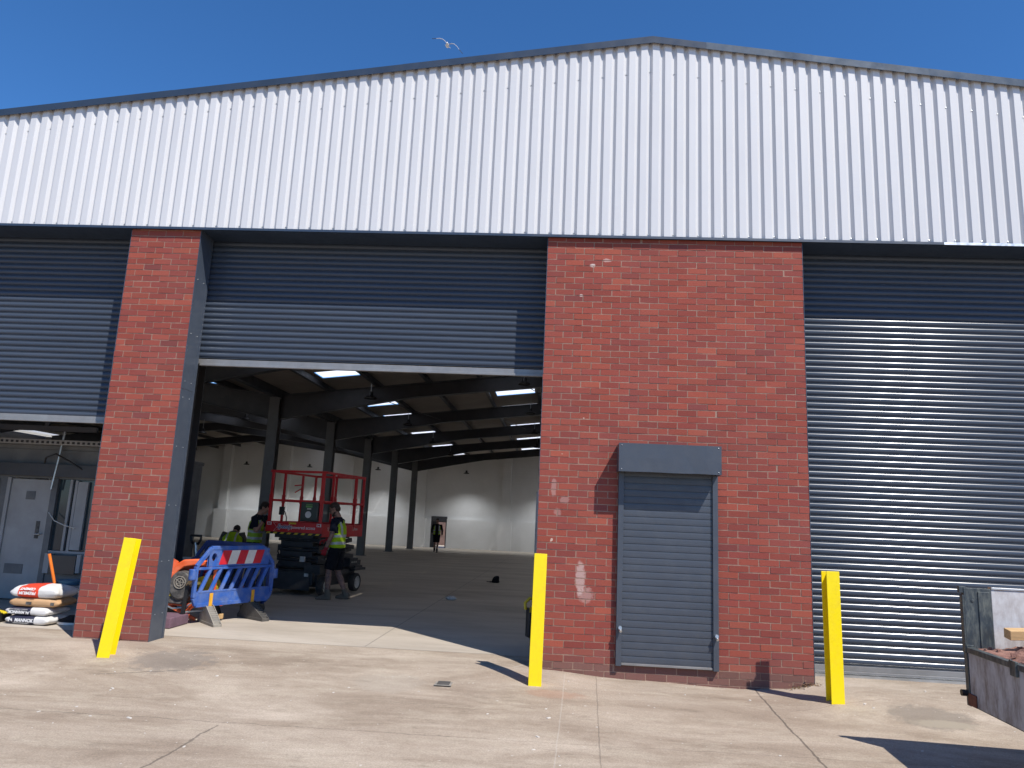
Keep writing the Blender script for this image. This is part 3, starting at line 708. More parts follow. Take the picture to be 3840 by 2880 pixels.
# ------------------------------------------------------------------ yellow posts (H-section steel)
def post(loc, h, label, rot):
    t = thing('bollard', label, 'bollard', loc, 0, 'yellow steel posts guarding the doorways'); t.rotation_euler = rot
    g = G(); wf, d, tf = .132, .13, .011
    g.box(-wf/2, wf/2, 0, tf, -.15, h); g.box(-wf/2, wf/2, d-tf, d, -.15, h-.006); g.box(-.005, .005, tf, d-tf, -.15, h-.003)
    g.build('post', 'yellow', t, bevel=.003)
    g = G(); g.box(-wf/2+.002, wf/2-.002, .002, d-.002, h-.001, h+.004); 
    return t
post((.048, -.70, -.035), 1.312, 'upright yellow post at the left corner of the brick wall', (0, radians(.6), radians(2)))
post((3.03, -.69, -.035), 1.275, 'upright yellow post in front of the closed grey shutter', (0, radians(-.5), radians(4)))
post((-4.475, -.70, .01), 1.225, 'leaning yellow post in front of the brick pier', (radians(-1), radians(4.9), radians(4)))

# ------------------------------------------------------------------ people
def person(name, label, loc, yaw, J, build):
    """J: joints in metres, local axes x forward, y left, z up. One fused body mesh; clothes and hair are children."""
    V = lambda k: Vector(J[k])
    g = G()
    hips, chest, neck, head = V('hips'), V('chest'), V('neck'), V('head')
    hd = V('face').normalized()                       # where the face points
    hu = (head-neck).normalized(); hu = (hu*.7+Vector((0, 0, 1))*.5); hu = (hu - hd*hu.dot(hd)).normalized(); hl = hu.cross(hd)
    sp = (V('shl')-V('shr')).normalized()
    g.tube([hips-Vector((0, 0, .06)), hips+(chest-hips)*.35, chest, neck-(neck-chest)*.18], [(.155, .105), (.145, .10), (.165, .115), (.115, .07)], 14, up=(1, 0, 0))
    g.tube([neck-(neck-chest)*.3, neck, head-hu*.03], [.075, .058, .055], 12)
    # head: skull, face, jaw, nose, brow, ears
    def H(f, l, u): return head+hd*f+hl*l+hu*u
    def hball(f, l, u, a, b, c):
        o = len(g.v); g.ball((0, 0, 0), 1.0, 14, 9)
        for i in range(o, len(g.v)):
            p = g.v[i]; q = H(f, l, u)+hd*(a*p[0])+hl*(b*p[1])+hu*(c*p[2]); g.v[i] = tuple(q)
    hball(-.012, 0, .035, .098, .076, .092); hball(.03, 0, -.02, .066, .062, .095); hball(.048, 0, -.075, .042, .042, .032)
    hball(.088, 0, .022, .016, .045, .014); hball(.098, 0, -.02, .020, .013, .016); hball(.092, 0, .002, .012, .009, .022); hball(.083, 0, -.053, .016, .024, .009)
    for s in (1, -1): hball(-.012, s*.078, -.01, .018, .01, .03)
    for s, k in ((1, 'l'), (-1, 'r')):
        sh, el, wr, ha = V('sh'+k), V('el'+k), V('wr'+k), V('ha'+k)
        g.tube([sh-(sh-chest)*.25, sh, sh+(el-sh)*.5, el], [.05, .058, .050, .040], 12)
        g.tube([el, el+(wr-el)*.35, wr], [.040, .043, .027], 12)
        if not J.get('glove_'+k):
            hand(g, wr, ha, hl if k == 'l' else -hl, V('curl'+k) if 'curl'+k in J else hd)
        hp, kn, an = V('hp'+k), V('kn'+k), V('an'+k)
        g.tube([hp, hp+(kn-hp)*.5, kn], [.088, .075, .056], 12); g.tube([kn, kn+(an-kn)*.35, an, an-Vector((0, 0, .03))], [.056, .060, .038, .04], 12)
    o = g.build(name, build.get('body', 'skin'))
    remesh(o, build.get('voxel', .010), 5)
    tag(o, label, 'person'); o.location = loc; o.rotation_euler = (0, 0, yaw)
    # boots
    for k in ('l', 'r'):
        an, to = V('an'+k), V('to'+k); d = (to-an); d.z = 0; d.normalize(); sd = Vector((-d.y, d.x, 0)); b = G(); base = Vector((an.x, an.y, an.z-.095))
        lift = to.z-(an.z-.095)
        prof_ = [(-.075, .036, .0), (-.03, .042, 0), (.06, .044, .25), (.14, .049, .75), (.185, .044, 1), (.205, .026, 1)]
        rings = []
        hs = [.115, .12, .095, .066, .055, .045]
        for (f, wd, lf), hh in zip(prof_, hs):
            c = base+d*f+Vector((0, 0, max(0, lift)*lf)); rings.append([c-sd*wd*1.08, c-sd*wd*1.08+Vector((0, 0, .025)), c-sd*wd*.92+Vector((0, 0, hh*.7)), c-sd*wd*.45+Vector((0, 0, hh)), c+sd*wd*.45+Vector((0, 0, hh)), c+sd*wd*.92+Vector((0, 0, hh*.7)), c+sd*wd*1.08+Vector((0, 0, .025)), c+sd*wd*1.08])
        b.ring(rings); b.tube([an-Vector((0, 0, .03)), an+(V('kn'+k)-an).normalized()*.09], [.052, .056], 12)
        q = b.build('boot', build.get('boot', 'boot'), o); remesh(q, .009, 2)
    # trousers or shorts
    b = G(); b.tube([hips+(chest-hips)*.28, hips, hips-Vector((0, 0, .09))], [(.165, .122), (.175, .128), (.165, .125)], 16, up=(1, 0, 0))
    for k in ('l', 'r'):
        hp, kn, an = V('hp'+k), V('kn'+k), V('an'+k)
        if build.get('long'): b.tube([hp, hp+(kn-hp)*.5, kn, kn+(an-kn)*.5, an+Vector((0, 0, .02))], [.105, .095, .075, .074, .066], 14)
        else: b.tube([hp, hp+(kn-hp)*.5, hp+(kn-hp)*build.get('short', .98)], [.112, .106, .098], 14)
    q = b.build('trousers' if build.get('long') else 'shorts', build.get('legs', 'black_cloth'), o); remesh(q, .011, 4, .007, 9, 3)
    # t-shirt with sleeves
    b = G(); b.tube([hips+(chest-hips)*.15, hips+(chest-hips)*.55, chest, neck-(neck-chest)*.35, neck-(neck-chest)*.05], [(.172, .125), (.168, .122), (.185, .13), (.15, .10), (.075, .07)], 16, up=(1, 0, 0))
    for k in ('l', 'r'):
        sh, el, wr = V('sh'+k), V('el'+k), V('wr'+k)
        if build.get('sleeve_long'): b.tube([sh-(sh-chest)*.3, sh, el, wr], [.075, .074, .058, .045], 12)
        else: b.tube([sh-(sh-chest)*.3, sh, sh+(el-sh)*.72], [.075, .074, .066], 12)
    q = b.build('t_shirt', build.get('shirt', 'navy'), o); remesh(q, .011, 4, .006, 10, 7)
    # hi-vis vest: body, shoulder straps; silver bands by place on the torso
    if build.get('vest'):
        b = G(); ax = (chest-hips).normalized(); L = (chest-hips).length
        lo = hips+ax*(-.02)
        op = build.get('open')
        kv = build.get('full', 1.0)
        rr = [(.190, .145), (.192, .146), (.194, .146), (.200, .148), (.196, .142), (.160, .115), (.10, .09)]
        tt = [-.07, .15, .45, .8, 1.05, 1.3, 1.5]
        cs = [hips+(chest-hips)*t if t <= 1 else chest+(neck-chest)*((t-1)/.62) for t in tt]
        b.tube(cs, [(a_*kv, b_*kv) for a_, b_ in rr], 20, up=(1, 0, 0))
        q = b.build('hi_vis_vest', build['vest'], o); remesh(q, .010, 3, .010, 7, 5)
        q.data.materials.append(MT['silver']); q.data.materials.append(MT[build.get('shirt', 'navy')])
        nrm = ax; fwd = sp.cross(nrm)*-1
        for p in q.data.polygons:
            c = p.center; t = (c-hips).dot(nrm)/L; s_ = (c-hips-nrm*(c-hips).dot(nrm)).dot(sp); f_ = (c-hips).dot(nrm.cross(sp)*-1)
            band = .12 < t < .26 or .50 < t < .64
            strap = abs(abs(s_)-.105) < .022 and t > .64
            if band or strap: p.material_index = 1
            if kv == 1 and t > .72 and abs(s_) > .172 and t < 1.28: p.material_index = 2
            if t > 1.42: p.material_index = 2
            if op and f_ > .02 and abs(s_) < .085: p.material_index = 2
    # hair
    b = G()
    def hb(gg, f, l, u, a, bb, c):
        o_ = len(gg.v); gg.ball((0, 0, 0), 1.0, 16, 10)
        for i in range(o_, len(gg.v)):
            p = gg.v[i]; gg.v[i] = tuple(H(f, l, u)+hd*(a*p[0])+hl*(bb*p[1])+hu*(c*p[2]))
    hb(b, -.024, 0, .052, .098, .083, .085)
    if build.get('fringe'): hb(b, .058, 0, .088, .035, .06, .03)
    hb(b, -.055, 0, -.005, .058, .07, .07)
    q = b.build('hair', build.get('haircol', 'hair'), o); remesh(q, .009, 2, .006, 45)
    if build.get('beard'):
        b = G(); hb(b, .050, 0, -.085, .050, .050, .034); hb(b, .018, 0, -.062, .05, .066, .04); q = b.build('beard', build.get('haircol', 'hair'), o); remesh(q, .009, 2, .003, 45)
    for s in (1, -1):
        b = G(); hb(b, .088, s*.031, .008, .010, .013, .009); b.build('eye', 'black', o, smooth=60)
    for k in ('l', 'r'):
        if J.get('glove_'+k):
            b = G(); hand(b, V('wr'+k), V('ha'+k), hl if k == 'l' else -hl, V('curl'+k), 1.08); b.tube([V('wr'+k)+(V('el'+k)-V('wr'+k)).normalized()*.05, V('wr'+k)], [.037, .034], 10)
            q = b.build('glove', J['glove_'+k], o); remesh(q, .006, 2)
    return o

def hand(g, wr, ha, side, curl, k=1.0):
    """palm, four bent fingers of unequal length and a thumb from the side of the palm"""
    d = (ha-wr).normalized(); c = (curl-d*curl.dot(d)).normalized(); s = d.cross(c)      # curl: direction the fingers bend to
    L = .088*k; p0 = wr; p1 = wr+d*L
    g.tube([p0-d*.01, p0+d*.03*k, p1-d*.012], [(.024*k, .019*k), (.041*k, .017*k), (.042*k, .014*k)], 12, up=tuple(c))
    for i, (o_, ln) in enumerate(((-.031, .066), (-.0105, .077), (.0105, .072), (.030, .056))):
        b0 = p1-d*.012+s*o_*k; a1 = (d*.86+c*.5).normalized(); a2 = (d*.35+c*.93).normalized(); a3 = (c*.96-d*.25).normalized()
        b1 = b0+a1*ln*.46*k; b2 = b1+a2*ln*.34*k; b3 = b2+a3*ln*.26*k
        g.tube([b0, b1, b2, b3], [.0098*k, .0092*k, .0085*k, .007*k], 8)
    t0 = wr+d*.028*k-s*.034*k; t1 = t0+(d*.55-s*.7+c*.35).normalized()*.036*k; t2 = t1+(d*.75-s*.1+c*.6).normalized()*.032*k
    g.tube([t0+s*.012*k, t0, t1, t2], [.013*k, .0125*k, .0108*k, .008*k], 8)

# man at the right of the lift, seen from his left side, looking down at the machine
person('person', 'bearded man in hi-vis vest, black shorts and red glove beside the red lift', (-3.86, 5.38, fz(5.38)), radians(176), dict(
    hips=(0, 0, .96), chest=(.015, 0, 1.30), neck=(.035, 0, 1.515), head=(.115, 0, 1.64), face=(.86, .05, -.52),
    shl=(.02, .185, 1.45), ell=(.045, .235, 1.155), wrl=(.145, .22, .905), hal=(.18, .21, .82), curll=(.3, -.9, 0), glove_l='red_glove',
    shr=(.03, -.185, 1.45), elr=(.10, -.235, 1.17), wrr=(.30, -.18, 1.06), har=(.38, -.16, 1.04), curlr=(0, .3, -1), glove_r='red_glove',
    hpl=(0, .095, .93), knl=(.085, .115, .51), anl=(.075, .125, .10), tol=(.28, .15, 0), hpr=(0, -.095, .93), knr=(.0, -.12, .50), anr=(-.19, -.13, .105), tor=(0, -.17, 0)),
    dict(vest='hivis', beard=True, haircol='hair_brown', body='skin_ink', short=.92))
# man behind the barrier with his hand at his mouth
person('person', 'dark haired man in lime vest with gloved hand at his mouth', (-5.95, 6.55, fz(6.55)), radians(2), dict(
    hips=(0, 0, .95), chest=(.02, 0, 1.29), neck=(.06, 0, 1.50), head=(.155, 0, 1.615), face=(.84, .02, -.54),
    shr=(.03, -.18, 1.43), elr=(.10, -.235, 1.145), wrr=(.20, -.10, 1.38), har=(.245, -.05, 1.46), curlr=(-.2, .9, .2), glove_r='black_cloth',
    shl=(.04, .18, 1.43), ell=(.12, .24, 1.17), wrl=(.31, .13, 1.22), hal=(.39, .09, 1.25), curll=(.0, -.5, -.8), glove_l='black_cloth',
    hpl=(0, .095, .92), knl=(.05, .11, .5), anl=(0, .12, .10), tol=(.2, .15, 0), hpr=(0, -.095, .92), knr=(.03, -.11, .5), anr=(-.05, -.12, .10), tor=(.14, -.15, 0)),
    dict(vest='hivis_green', fringe=True, long=True))
# crouching man with his back to the doorway
person('person', 'crouching man in a yellow hi-vis vest with his back turned, behind the blue barriers', (-7.50, 9.0, fz(9.0)), radians(97), dict(
    hips=(-.06, 0, .54), chest=(.08, 0, .88), neck=(.20, 0, 1.06), head=(.32, 0, 1.075), face=(.70, .1, -.7),
    shl=(.11, .21, 1.01), ell=(.20, .33, .72), wrl=(.38, .25, .50), hal=(.45, .22, .44), curll=(.2, -.9, 0), shr=(.11, -.21, 1.01), elr=(.24, -.29, .72), wrr=(.42, -.16, .55), har=(.49, -.12, .5), curlr=(.2, .9, 0),
    hpl=(-.06, .10, .48), knl=(.28, .20, .52), anl=(.06, .17, .12), tol=(.26, .2, 0), hpr=(-.06, -.10, .48), knr=(.28, -.20, .52), anr=(.06, -.17, .12), tor=(.26, -.2, 0)),
    dict(vest='hivis', long=True, haircol='hair', full=1.2, shirt='engine'))
# far man in the rear doorway
person('person', 'distant man in dark clothes and open hi-vis vest near the rear door', (-6.03, 31.0, fz(31.0)), radians(-84), dict(
    hips=(0, 0, .94), chest=(.0, 0, 1.28), neck=(.02, 0, 1.49), head=(.06, 0, 1.63), face=(.9, .02, -.3),
    shl=(.0, .19, 1.43), ell=(-.04, .27, 1.14), wrl=(.06, .28, .92), hal=(.08, .27, .84), curll=(.5, -.8, 0), shr=(.0, -.19, 1.43), elr=(-.05, -.29, 1.16), wrr=(.10, -.25, 1.0), har=(.17, -.22, .96), curlr=(.3, .8, 0),
    hpl=(0, .09, .92), knl=(.10, .075, .5), anl=(.10, .05, .10), tol=(.30, .06, 0), hpr=(0, -.09, .92), knr=(.0, -.09, .5), anr=(-.16, -.09, .13), tor=(.04, -.10, .02)),
    dict(vest='hivis', open=True, sleeve_long=True, shirt='black_cloth', voxel=.014, short=.95, boot='black', body='skin_ink'))

# ------------------------------------------------------------------ scissor lift
LT = thing('scissor_lift', 'red and black scissor lift with a railed platform, lowered', 'scissor lift', (-4.32, 5.80, fz(5.9)), radians(-11.3))
W_, L_ = 1.24, 1.78                                             # local: x from -W_ to 0, y from 0 (facing the yard) to L_
g = G(); g.box(-1.06, -.03, .03, 1.62, .16, .46); g.box(-1.10, .10, .30, 1.35, .36, .47); g.box(-1.02, -.06, -.10, .03, .20, .44); g.box(-.30, .05, -.03, .4, .40, .58); g.box(-.02, .06, 1.3, 1.7, .42, .62)
g.build('chassis', 'lift_dark', LT, bevel=.008)
g = G(); g.box(-1.02, -.10, -.115, -.102, .10, .42); g.build('end_plate', 'lift_dark', LT, bevel=.004)
for x in (-.93, -.22):
    g = G(); g.box(x, x+.085, -.125, -.117, .36, .42); g.build('label', 'off_white', LT)
def wheel(x, y, out):
    wt = bpy.data.objects.new('wheel', None); COL.objects.link(wt); wt.parent = LT; wt.location = (x, y, .188)
    g = G(); R = .186; hw = .068
    pr = [(R-.062, hw), (R-.022, hw), (R-.004, hw-.016), (R, 0), (R-.004, -hw+.016), (R-.022, -hw), (R-.062, -hw)]
    n = 28; vs = []
    for r, xx in pr:
        for k in range(n): vs.append((xx, r*cos(2*pi*k/n), r*sin(2*pi*k/n)))
    fs = [(i*n+k, i*n+(k+1) % n, ((i+1) % len(pr))*n+(k+1) % n, ((i+1) % len(pr))*n+k) for i in range(len(pr)) for k in range(n)]
    g.add(vs, fs); g.build('tyre', 'rubber', wt, smooth=40)
    g = G(); rim = [[(out*xx, r*cos(2*pi*k/n), r*sin(2*pi*k/n)) for k in range(n)] for r, xx in ((R-.060, -.05), (R-.060, .06), (R-.072, .062), (R-.085, .035), (.05, .028), (.045, .055), (.012, .058))]
    g.ring(rim)
    for k in range(6):
        a = 2*pi*k/6; g.ball((out*.036, .075*cos(a), .075*sin(a)), .009, 6, 4)
    g.build('rim', 'off_white', wt, smooth=35)
wheel(.125, .02, 1); wheel(.125, 1.33, 1); wheel(-1.17, .02, -1); wheel(-1.17, 1.33, -1)
g = G(); g.box(-.04, .22, 1.12, 1.62, .43, .48); g.box(.02, .2, 1.18, 1.5, .48, .53); g.build('wheel_guard', 'lift_dark', LT, bevel=.006)
g = G(); g.box(-.06, .16, 1.0, 1.35, .50, .68); g.build('battery_tray', 'lift_dark', LT, bevel=.008)
g = G()
for k in range(3): g.prism([(0, 0), (.03, .02), (.05, 0), (.02, -.02)], (.161, 1.06+k*.09, .6), (0, 1, 0), (0, 0, 1), (1, 0, 0), .002)
g.build('chevron_mark', 'off_white', LT)
for k in range(3):
    g = G(); z0 = .50+k*.19
    for x in (-.95, -.15):
        g.bar((x, .08, z0), (x, 1.58, z0+.15), .05, .085); g.bar((x+.06, .08, z0+.15), (x+.06, 1.58, z0), .05, .085)
    g.cyl((-.97, .10, z0+.02), (-.07, .10, z0+.02), .028, 12); g.cyl((-.97, .10, z0+.15), (-.07, .10, z0+.15), .028, 12); g.cyl((-.97, 1.56, z0+.02), (-.07, 1.56, z0+.02), .028, 12)
    g.box(-.90, -.20, .06, .10, z0+.03, z0+.12)
    g.build('scissor_arm', 'lift_dark', LT, bevel=.006)
g = G(); g.tube([(-.5, .3, .5), (-.5, .9, .78), (-.5, 1.3, 1.05)], [.045, .045, .03], 12); g.build('hydraulic_ram', 'lift_dark', LT)
g = G(); g.box(-.34, -.24, -.14, -.10, .63, .73); g.build('switch_box', 'off_white', LT, bevel=.004)
g = G(); g.tube([(-.85, .02, .95), (-.9, -.02, .8), (-.84, -.01, .66), (-.9, .02, .55)], .012, 8); g.build('hose', 'black', LT, smooth=60)
# platform
zf, zt = 1.135, 1.372
g = G(); g.box(-W_+.03, -.03, .03, L_-.03, 1.17, 1.20); g.box(-1.05, -.2, .05, 1.6, 1.06, 1.168); g.build('deck', 'lift_dark', LT, bevel=.004)
g = G(); g.box(-W_, 0, 0, .022, zf+.035, zt); g.build('front_panel', 'lift_red', LT, bevel=.005)
g = G(); g.box(-.022, 0, .0225, L_, zf-.03, zt-.02); g.build('side_panel', 'lift_red', LT, bevel=.005)
g = G(); g.box(-W_, -W_+.022, .0225, L_, zf, zt); g.build('side_panel', 'lift_red', LT, bevel=.005)
g = G(); g.box(-W_+.022, -.022, L_-.022, L_, zf, zt); g.build('rear_panel', 'lift_red', LT, bevel=.005)
g = G(); g.box(-W_, 0, .004, .020, zf-.008, zf+.033, 0)
for k in range(8):
    x = -W_+.012+k*.155
    g.prism([(0, 0), (.075, 0), (.110, .034), (.035, .034)], (x, .0035, zf-.005), (1, 0, 0), (0, 0, 1), (0, -1, 0), .002, 1)
g.build('hazard_strip', ['black', 'label_yellow'], LT)
def rail_set(z, name):
    g = G(); r = .021
    P = [(-W_+.03, .02, z), (-.02, .02, z), (-.02, L_-.02, z), (-W_+.03, L_-.02, z)]
    for a, b in zip(P, P[1:]+P[:1]): g.bar(a, b, .042, .042)
    return g.build(name, 'lift_red', LT, bevel=.006)
rail_set(1.785, 'mid_rail')
g = G(); P = [(-W_+.0, .02, 2.36), (-.02, .02, 2.36), (-.02, L_-.02, 2.36), (-W_+.03, L_-.02, 2.36)]
for a, b in zip(P, P[1:]+P[:1]): g.bar(a, b, .045, .045)
g.bar((-.02, .5, 2.325), (-.02, 1.2, 2.325), .03, .05); g.build('top_rail', 'lift_red', LT, bevel=.007)
for x, y, wd in ((-W_+.05, .02, .05), (-.06, .02, .06), (-.02, .35, .045), (-.02, 1.35, .06), (-.03, L_-.03, .05), (-W_+.03, .5, .045), (-W_+.03, 1.2, .045), (-W_+.03, L_-.03, .045), (-.7, L_-.03, .045), (-.11, .06, .03)):
    g = G(); g.box(x-wd/2, x+wd/2, y-.02, y+.02, zt-.1, 2.34); g.box(x-wd/2-.008, x+wd/2+.008, y-.026, y+.026, 1.74, 1.90); g.build('rail_post', 'lift_red', LT, bevel=.004)
g = G(); g.tube([(-.98, .5, 2.1), (-.80, .5, 2.12), (-.79, .5, 2.06), (-.96, .5, 1.96)], .012, 8); g.build('latch_arm', 'lift_red', LT)
g = G(); g.box(-.47, -.10, -.05, .16, zt+.05, 1.77); g.box(-.49, -.08, -.02, .14, zt+.02, zt+.05); cb = g.build('control_box', 'grey_box', LT, bevel=.012)
g = G(); g.cyl((-.295, -.052, zt+.155), (-.295, -.056, zt+.155), .065, 28); g.build('round_label', 'white', cb)
g = G(); g.box(-.36, -.22, -.0535, -.051, 1.665, 1.70); g.build('green_label', 'label_green', cb)
g = G(); g.box(-.33, -.24, -.0535, -.051, 1.625, 1.652); g.build('white_label', 'off_white', cb)
g = G(); g.box(-.355, -.215, -.0535, -.0512, 1.712, 1.728); g.build('green_label', 'label_green', cb)
g = G(); g.box(-.99, -.91, .02, .10, 1.50, 1.66); g.tube([(-.92, .05, 1.6), (-.86, .03, 1.56), (-.82, .04, 1.45), (-.83, .06, 1.36)], .010, 8); g.build('joystick', 'black', LT, bevel=.006)
for x in (-W_+.03, -.115):
    g = G(); g.box(x, x+.095, -.0035, -.0005, zt-.075, zt-.015, 0); g.prism([(0, 0), (.012, 0), (.03, .03), (.045, 0), (.06, .0), (.06, .045), (.045, .045), (.03, .016), (.015, .045), (0, .045)], (x+.015, -.0038, zt-.068), (1, 0, 0), (0, 0, 1), (0, -1, 0), .001, 1); g.build('warning_label', ['white', 'sign_red'], LT)
g = G(); g.box(-.73, -.57, -.0035, -.0005, zt-.045, zt-.012); g.build('notice_label', 'label_yellow', LT)
g = G(); y_ = -.0012
for a, b in (((-1.08, zt-.02), (-.99, zf+.125)), ((-.99, zf+.125), (-1.06, zf+.045)), ((-1.08, zt-.02), (-.72, zf+.165)), ((-1.06, zf+.045), (-.94, zf+.085))):
    g.bar((a[0], y_, a[1]), (b[0], y_, b[1]), .002, .008, up=(0, -1, 0))
g.build('arrow_mark', 'white', LT)
for off, mt, bd in ((0, 'white', .007), (.0012, 'blue_ink', .0015)):
    text('lettering', 'Speedy', .108, mt, LT, at(-.985, -.001-off, zf+.105) @ FRONT, shear=.28, bold=bd, extrude=.0004)
text('lettering', 'powered access', .088, 'white', LT, at(-.672, -.001, zf+.105) @ FRONT, bold=.0006, extrude=.0004, space=.93)
RGT = Matrix(((0, 0, 1, 0), (1, 0, 0, 0), (0, 1, 0, 0), (0, 0, 0, 1)))
text('lettering', 'SJ', .09, 'off_white', LT, at(.001, .22, zf+.10) @ RGT)
text('lettering', '3,4ton', .09, 'off_white', LT, at(.001, 1.3, zf+.10) @ RGT)

# ------------------------------------------------------------------ blue barriers
def barrier(a, b, zb, label, dark=False, board=True, feet=(.14, .80), foot_ang=(-50, -50), foot_mat=('foot', 'foot_dark'), lean=0.0):
    ax = Vector((b[0]-a[0], b[1]-a[1], 0)); L = ax.length; ang = math.atan2(ax.y, ax.x)
    t = thing('barrier', label, 'barrier', (a[0], a[1], fz((a[1]+b[1])/2)), ang, 'blue plastic barriers')
    mat = 'barrier_shaded' if dark else 'barrier'
    H = 1.0; th = .045; c = .22
    g = G()
    # frame outline with chamfered corners
    oz0, oz1 = zb, H
    outer = [(0, oz0+.10), (.05, oz0), (L-.05, oz0), (L, oz0+.10), (L, oz1-c-.02), (L-c, oz1), (c, oz1), (0, oz1-c-.02)]
    def strip(P, w):
        for p, q in zip(P, P[1:]): g.bar((p[0], 0, p[1]), (q[0], 0, q[1]), th, w)
    strip(outer+[outer[0]], .055)
    g.box(.03, L-.03, -.018, .018, oz0, oz0+.17); g.box(.06, L-.06, -.022, .022, oz0+.155, oz0+.185)
    g.box(.03, L-.03, -.022, .022, oz1-.29, oz1-.255)
    n = 7
    for k in range(n):                       # slanting slats
        x = .17+(L-.34)*k/(n-1); g.bar((x-.075, 0, oz0+.17), (x+.075, 0, oz1-.27), .036, .05)
        g.bar((x-.075, 0, oz0+.17), (x+.075, 0, oz1-.27), .05, .016)
    # solid top panel with a round lifting hole at each end
    def holed(x0, x1):
        m_ = 20; cx, cz, r = (x0+x1)/2, oz1-.125, .045
        inner = [(cx+r*cos(2*pi*k/m_), cz+r*1.25*sin(2*pi*k/m_)) for k in range(m_)]
        out = []
        for k in range(m_):
            ca, sa = cos(2*pi*k/m_), sin(2*pi*k/m_); s_ = min((x1-x0)/2/max(1e-6, abs(ca)), .125/max(1e-6, abs(sa))); out.append((cx+ca*s_, cz+sa*s_))
        for sy in (-.016, .016):
            o_ = [(p[0], sy, p[1]) for p in out]+[(p[0], sy, p[1]) for p in inner]
            g.add(o_, [(k, (k+1) % m_, m_+(k+1) % m_, m_+k) for k in range(m_)])
        g.add([(p[0], sy, p[1]) for sy in (-.016, .016) for p in inner], [(k, (k+1) % m_, m_+(k+1) % m_, m_+k) for k in range(m_)])
    holed(.18, .36); g.box(.36, L-.10, -.016, .016, oz1-.25, oz1-.01)
    for xx, zz in ((-.05, oz1-.42), (L+.05, oz1-.46)):
        g.box(xx-.04, xx+.05, -.03, .03, zz, zz+.14); g.cyl((xx, 0, zz+.01), (xx, 0, zz+.145), .05, 14)
    g.build('frame', mat, t, bevel=.008)
    if board:
        x0, x1 = .38, L-.24; k = 5; w_ = (x1-x0)/k
        g = G()
        for sy, s in ((-.020, -1), (.020, 1)):
            for i in range(k):
                a_ = x0+i*w_; g.prism([(a_-.03, oz1-.225), (a_+w_-.03, oz1-.225), (a_+w_+.03, oz1-.035), (a_+.03, oz1-.035)], (0, sy, 0), (1, 0, 0), (0, 0, 1), (0, s, 0), .002, i % 2)
        g.build('striped_board', ['sign_red', 'sign_white'], t)
    for f, fa, fm in zip(feet, foot_ang, foot_mat):
        x = L*f; A = radians(fa); d = Vector((cos(A), sin(A), 0)); s_ = Vector((-d.y, d.x, 0))
        g = G()
        for sd in (-1, 1):
            q = d*sd
            prof2 = [(0.0, 0.0), (.40 if sd > 0 else .22, 0.0), (.40 if sd > 0 else .22, .045), (.06, .235), (0.0, .25)]
            for e in (-.055, .043): g.prism(prof2, Vector((x, 0, 0))+s_*e, q, (0, 0, 1), s_, .012)
            for kk in range(8 if sd > 0 else 4):
                u = .05+kk*.042; hh = .235-(u-.06)*.54 if u > .06 else .235
                g.obox(Vector((x, 0, hh/2))+q*u, q, s_, Vector((0, 0, 1)), .007, .05, max(.02, hh/2-.004))
            g.obox(Vector((x, 0, .02))+q*(.2 if sd > 0 else .11), q, s_, Vector((0, 0, 1)), (.2 if sd > 0 else .11), .058, .02)
        g.build('rubber_foot', fm, t, bevel=.004)
        g = G(); g.box(x-.028, x+.028, -.030, -.024, .20, zb+.15); g.build('strap', 'strap', t)
    return t
barrier((-4.575, 1.35), (-4.02, 2.62), .25, 'blue plastic barrier with red and white striped board, nearest the doorway', feet=(.20, .74), foot_ang=(-112, -100))
barrier((-5.75, 3.75), (-4.25, 3.10), .15, 'shade-toned blue barrier behind the striped one, in front of the men', dark=True, board=False, feet=(.12, .9), foot_ang=(-90, -60), foot_mat=('foot_dark', 'foot_dark'))

# ------------------------------------------------------------------ orange machine, foam block, trestle leg, pallet truck
OM = thing('cutting_machine', 'orange petrol floor machine with dusty black engine beside the door jamb', 'machine', (-4.77, 1.80, fz(1.8)), radians(2))
g = G()
hood = [(-.36, .62), (-.28, .74), (-.16, .815), (.02, .83), (.20, .80), (.33, .735), (.33, .69), (.18, .735), (.0, .745), (-.14, .72), (-.22, .66), (-.29, .52), (-.33, .50)]
g.prism(hood, (0, -.12, 0), (1, 0, 0), (0, 0, 1), (0, 1, 0), .40); g.build('hood', 'orange', OM, bevel=.015, smooth=40)
g = G(); g.bar((-.30, -.10, .64), (-.42, -.10, .22), .05, .045); g.bar((-.30, .25, .64), (-.42, .25, .22), .05, .045); g.bar((-.42, -.12, .24), (.30, -.12, .20), .05, .05); g.bar((-.42, .25, .24), (.30, .25, .20), .05, .05)
g.bar((-.30, -.12, .20), (.10, -.12, .03), .04, .04); g.bar((.06, -.12, .22), (-.14, -.12, .03), .04, .04); g.bar((.30, -.1, .2), (.30, -.1, .7), .045, .045); g.build('frame', 'orange', OM, bevel=.006)
g = G(); P = []
for y, k in ((-.22, .92), (-.20, 1.0), (.05, 1.0)):
    P.append([(-.13+k*(.15*cos(a)), y, .50+k*(.17*sin(a)-(.05 if sin(a) < 0 else 0))) for a in [2*pi*i/20 for i in range(20)]])
g.ring(P); g.prism([(-.32, .24), (-.06, .22), (.06, .40), (.02, .52), (-.22, .52)], (0, -.19, 0), (1, 0, 0), (0, 0, 1), (0, 1, 0), .25)
en = g.build('engine', 'engine', OM, bevel=.012, smooth=40)
g = G()
for r in (.085, .055): 
    n = 22; g.ring([[(-.13+rr*cos(2*pi*k/n), yy, .52+rr*sin(2*pi*k/n)) for k in range(n)] for rr, yy in ((r, -.222), (r, -.232), (r-.012, -.232), (r-.012, -.222))], cap=False)
for k in range(5):
    a = 2*pi*k/5; g.bar((-.13, -.226, .52), (-.13+.08*cos(a), -.226, .52+.08*sin(a)), .006, .01)
g.build('recoil_starter', 'foot', en)
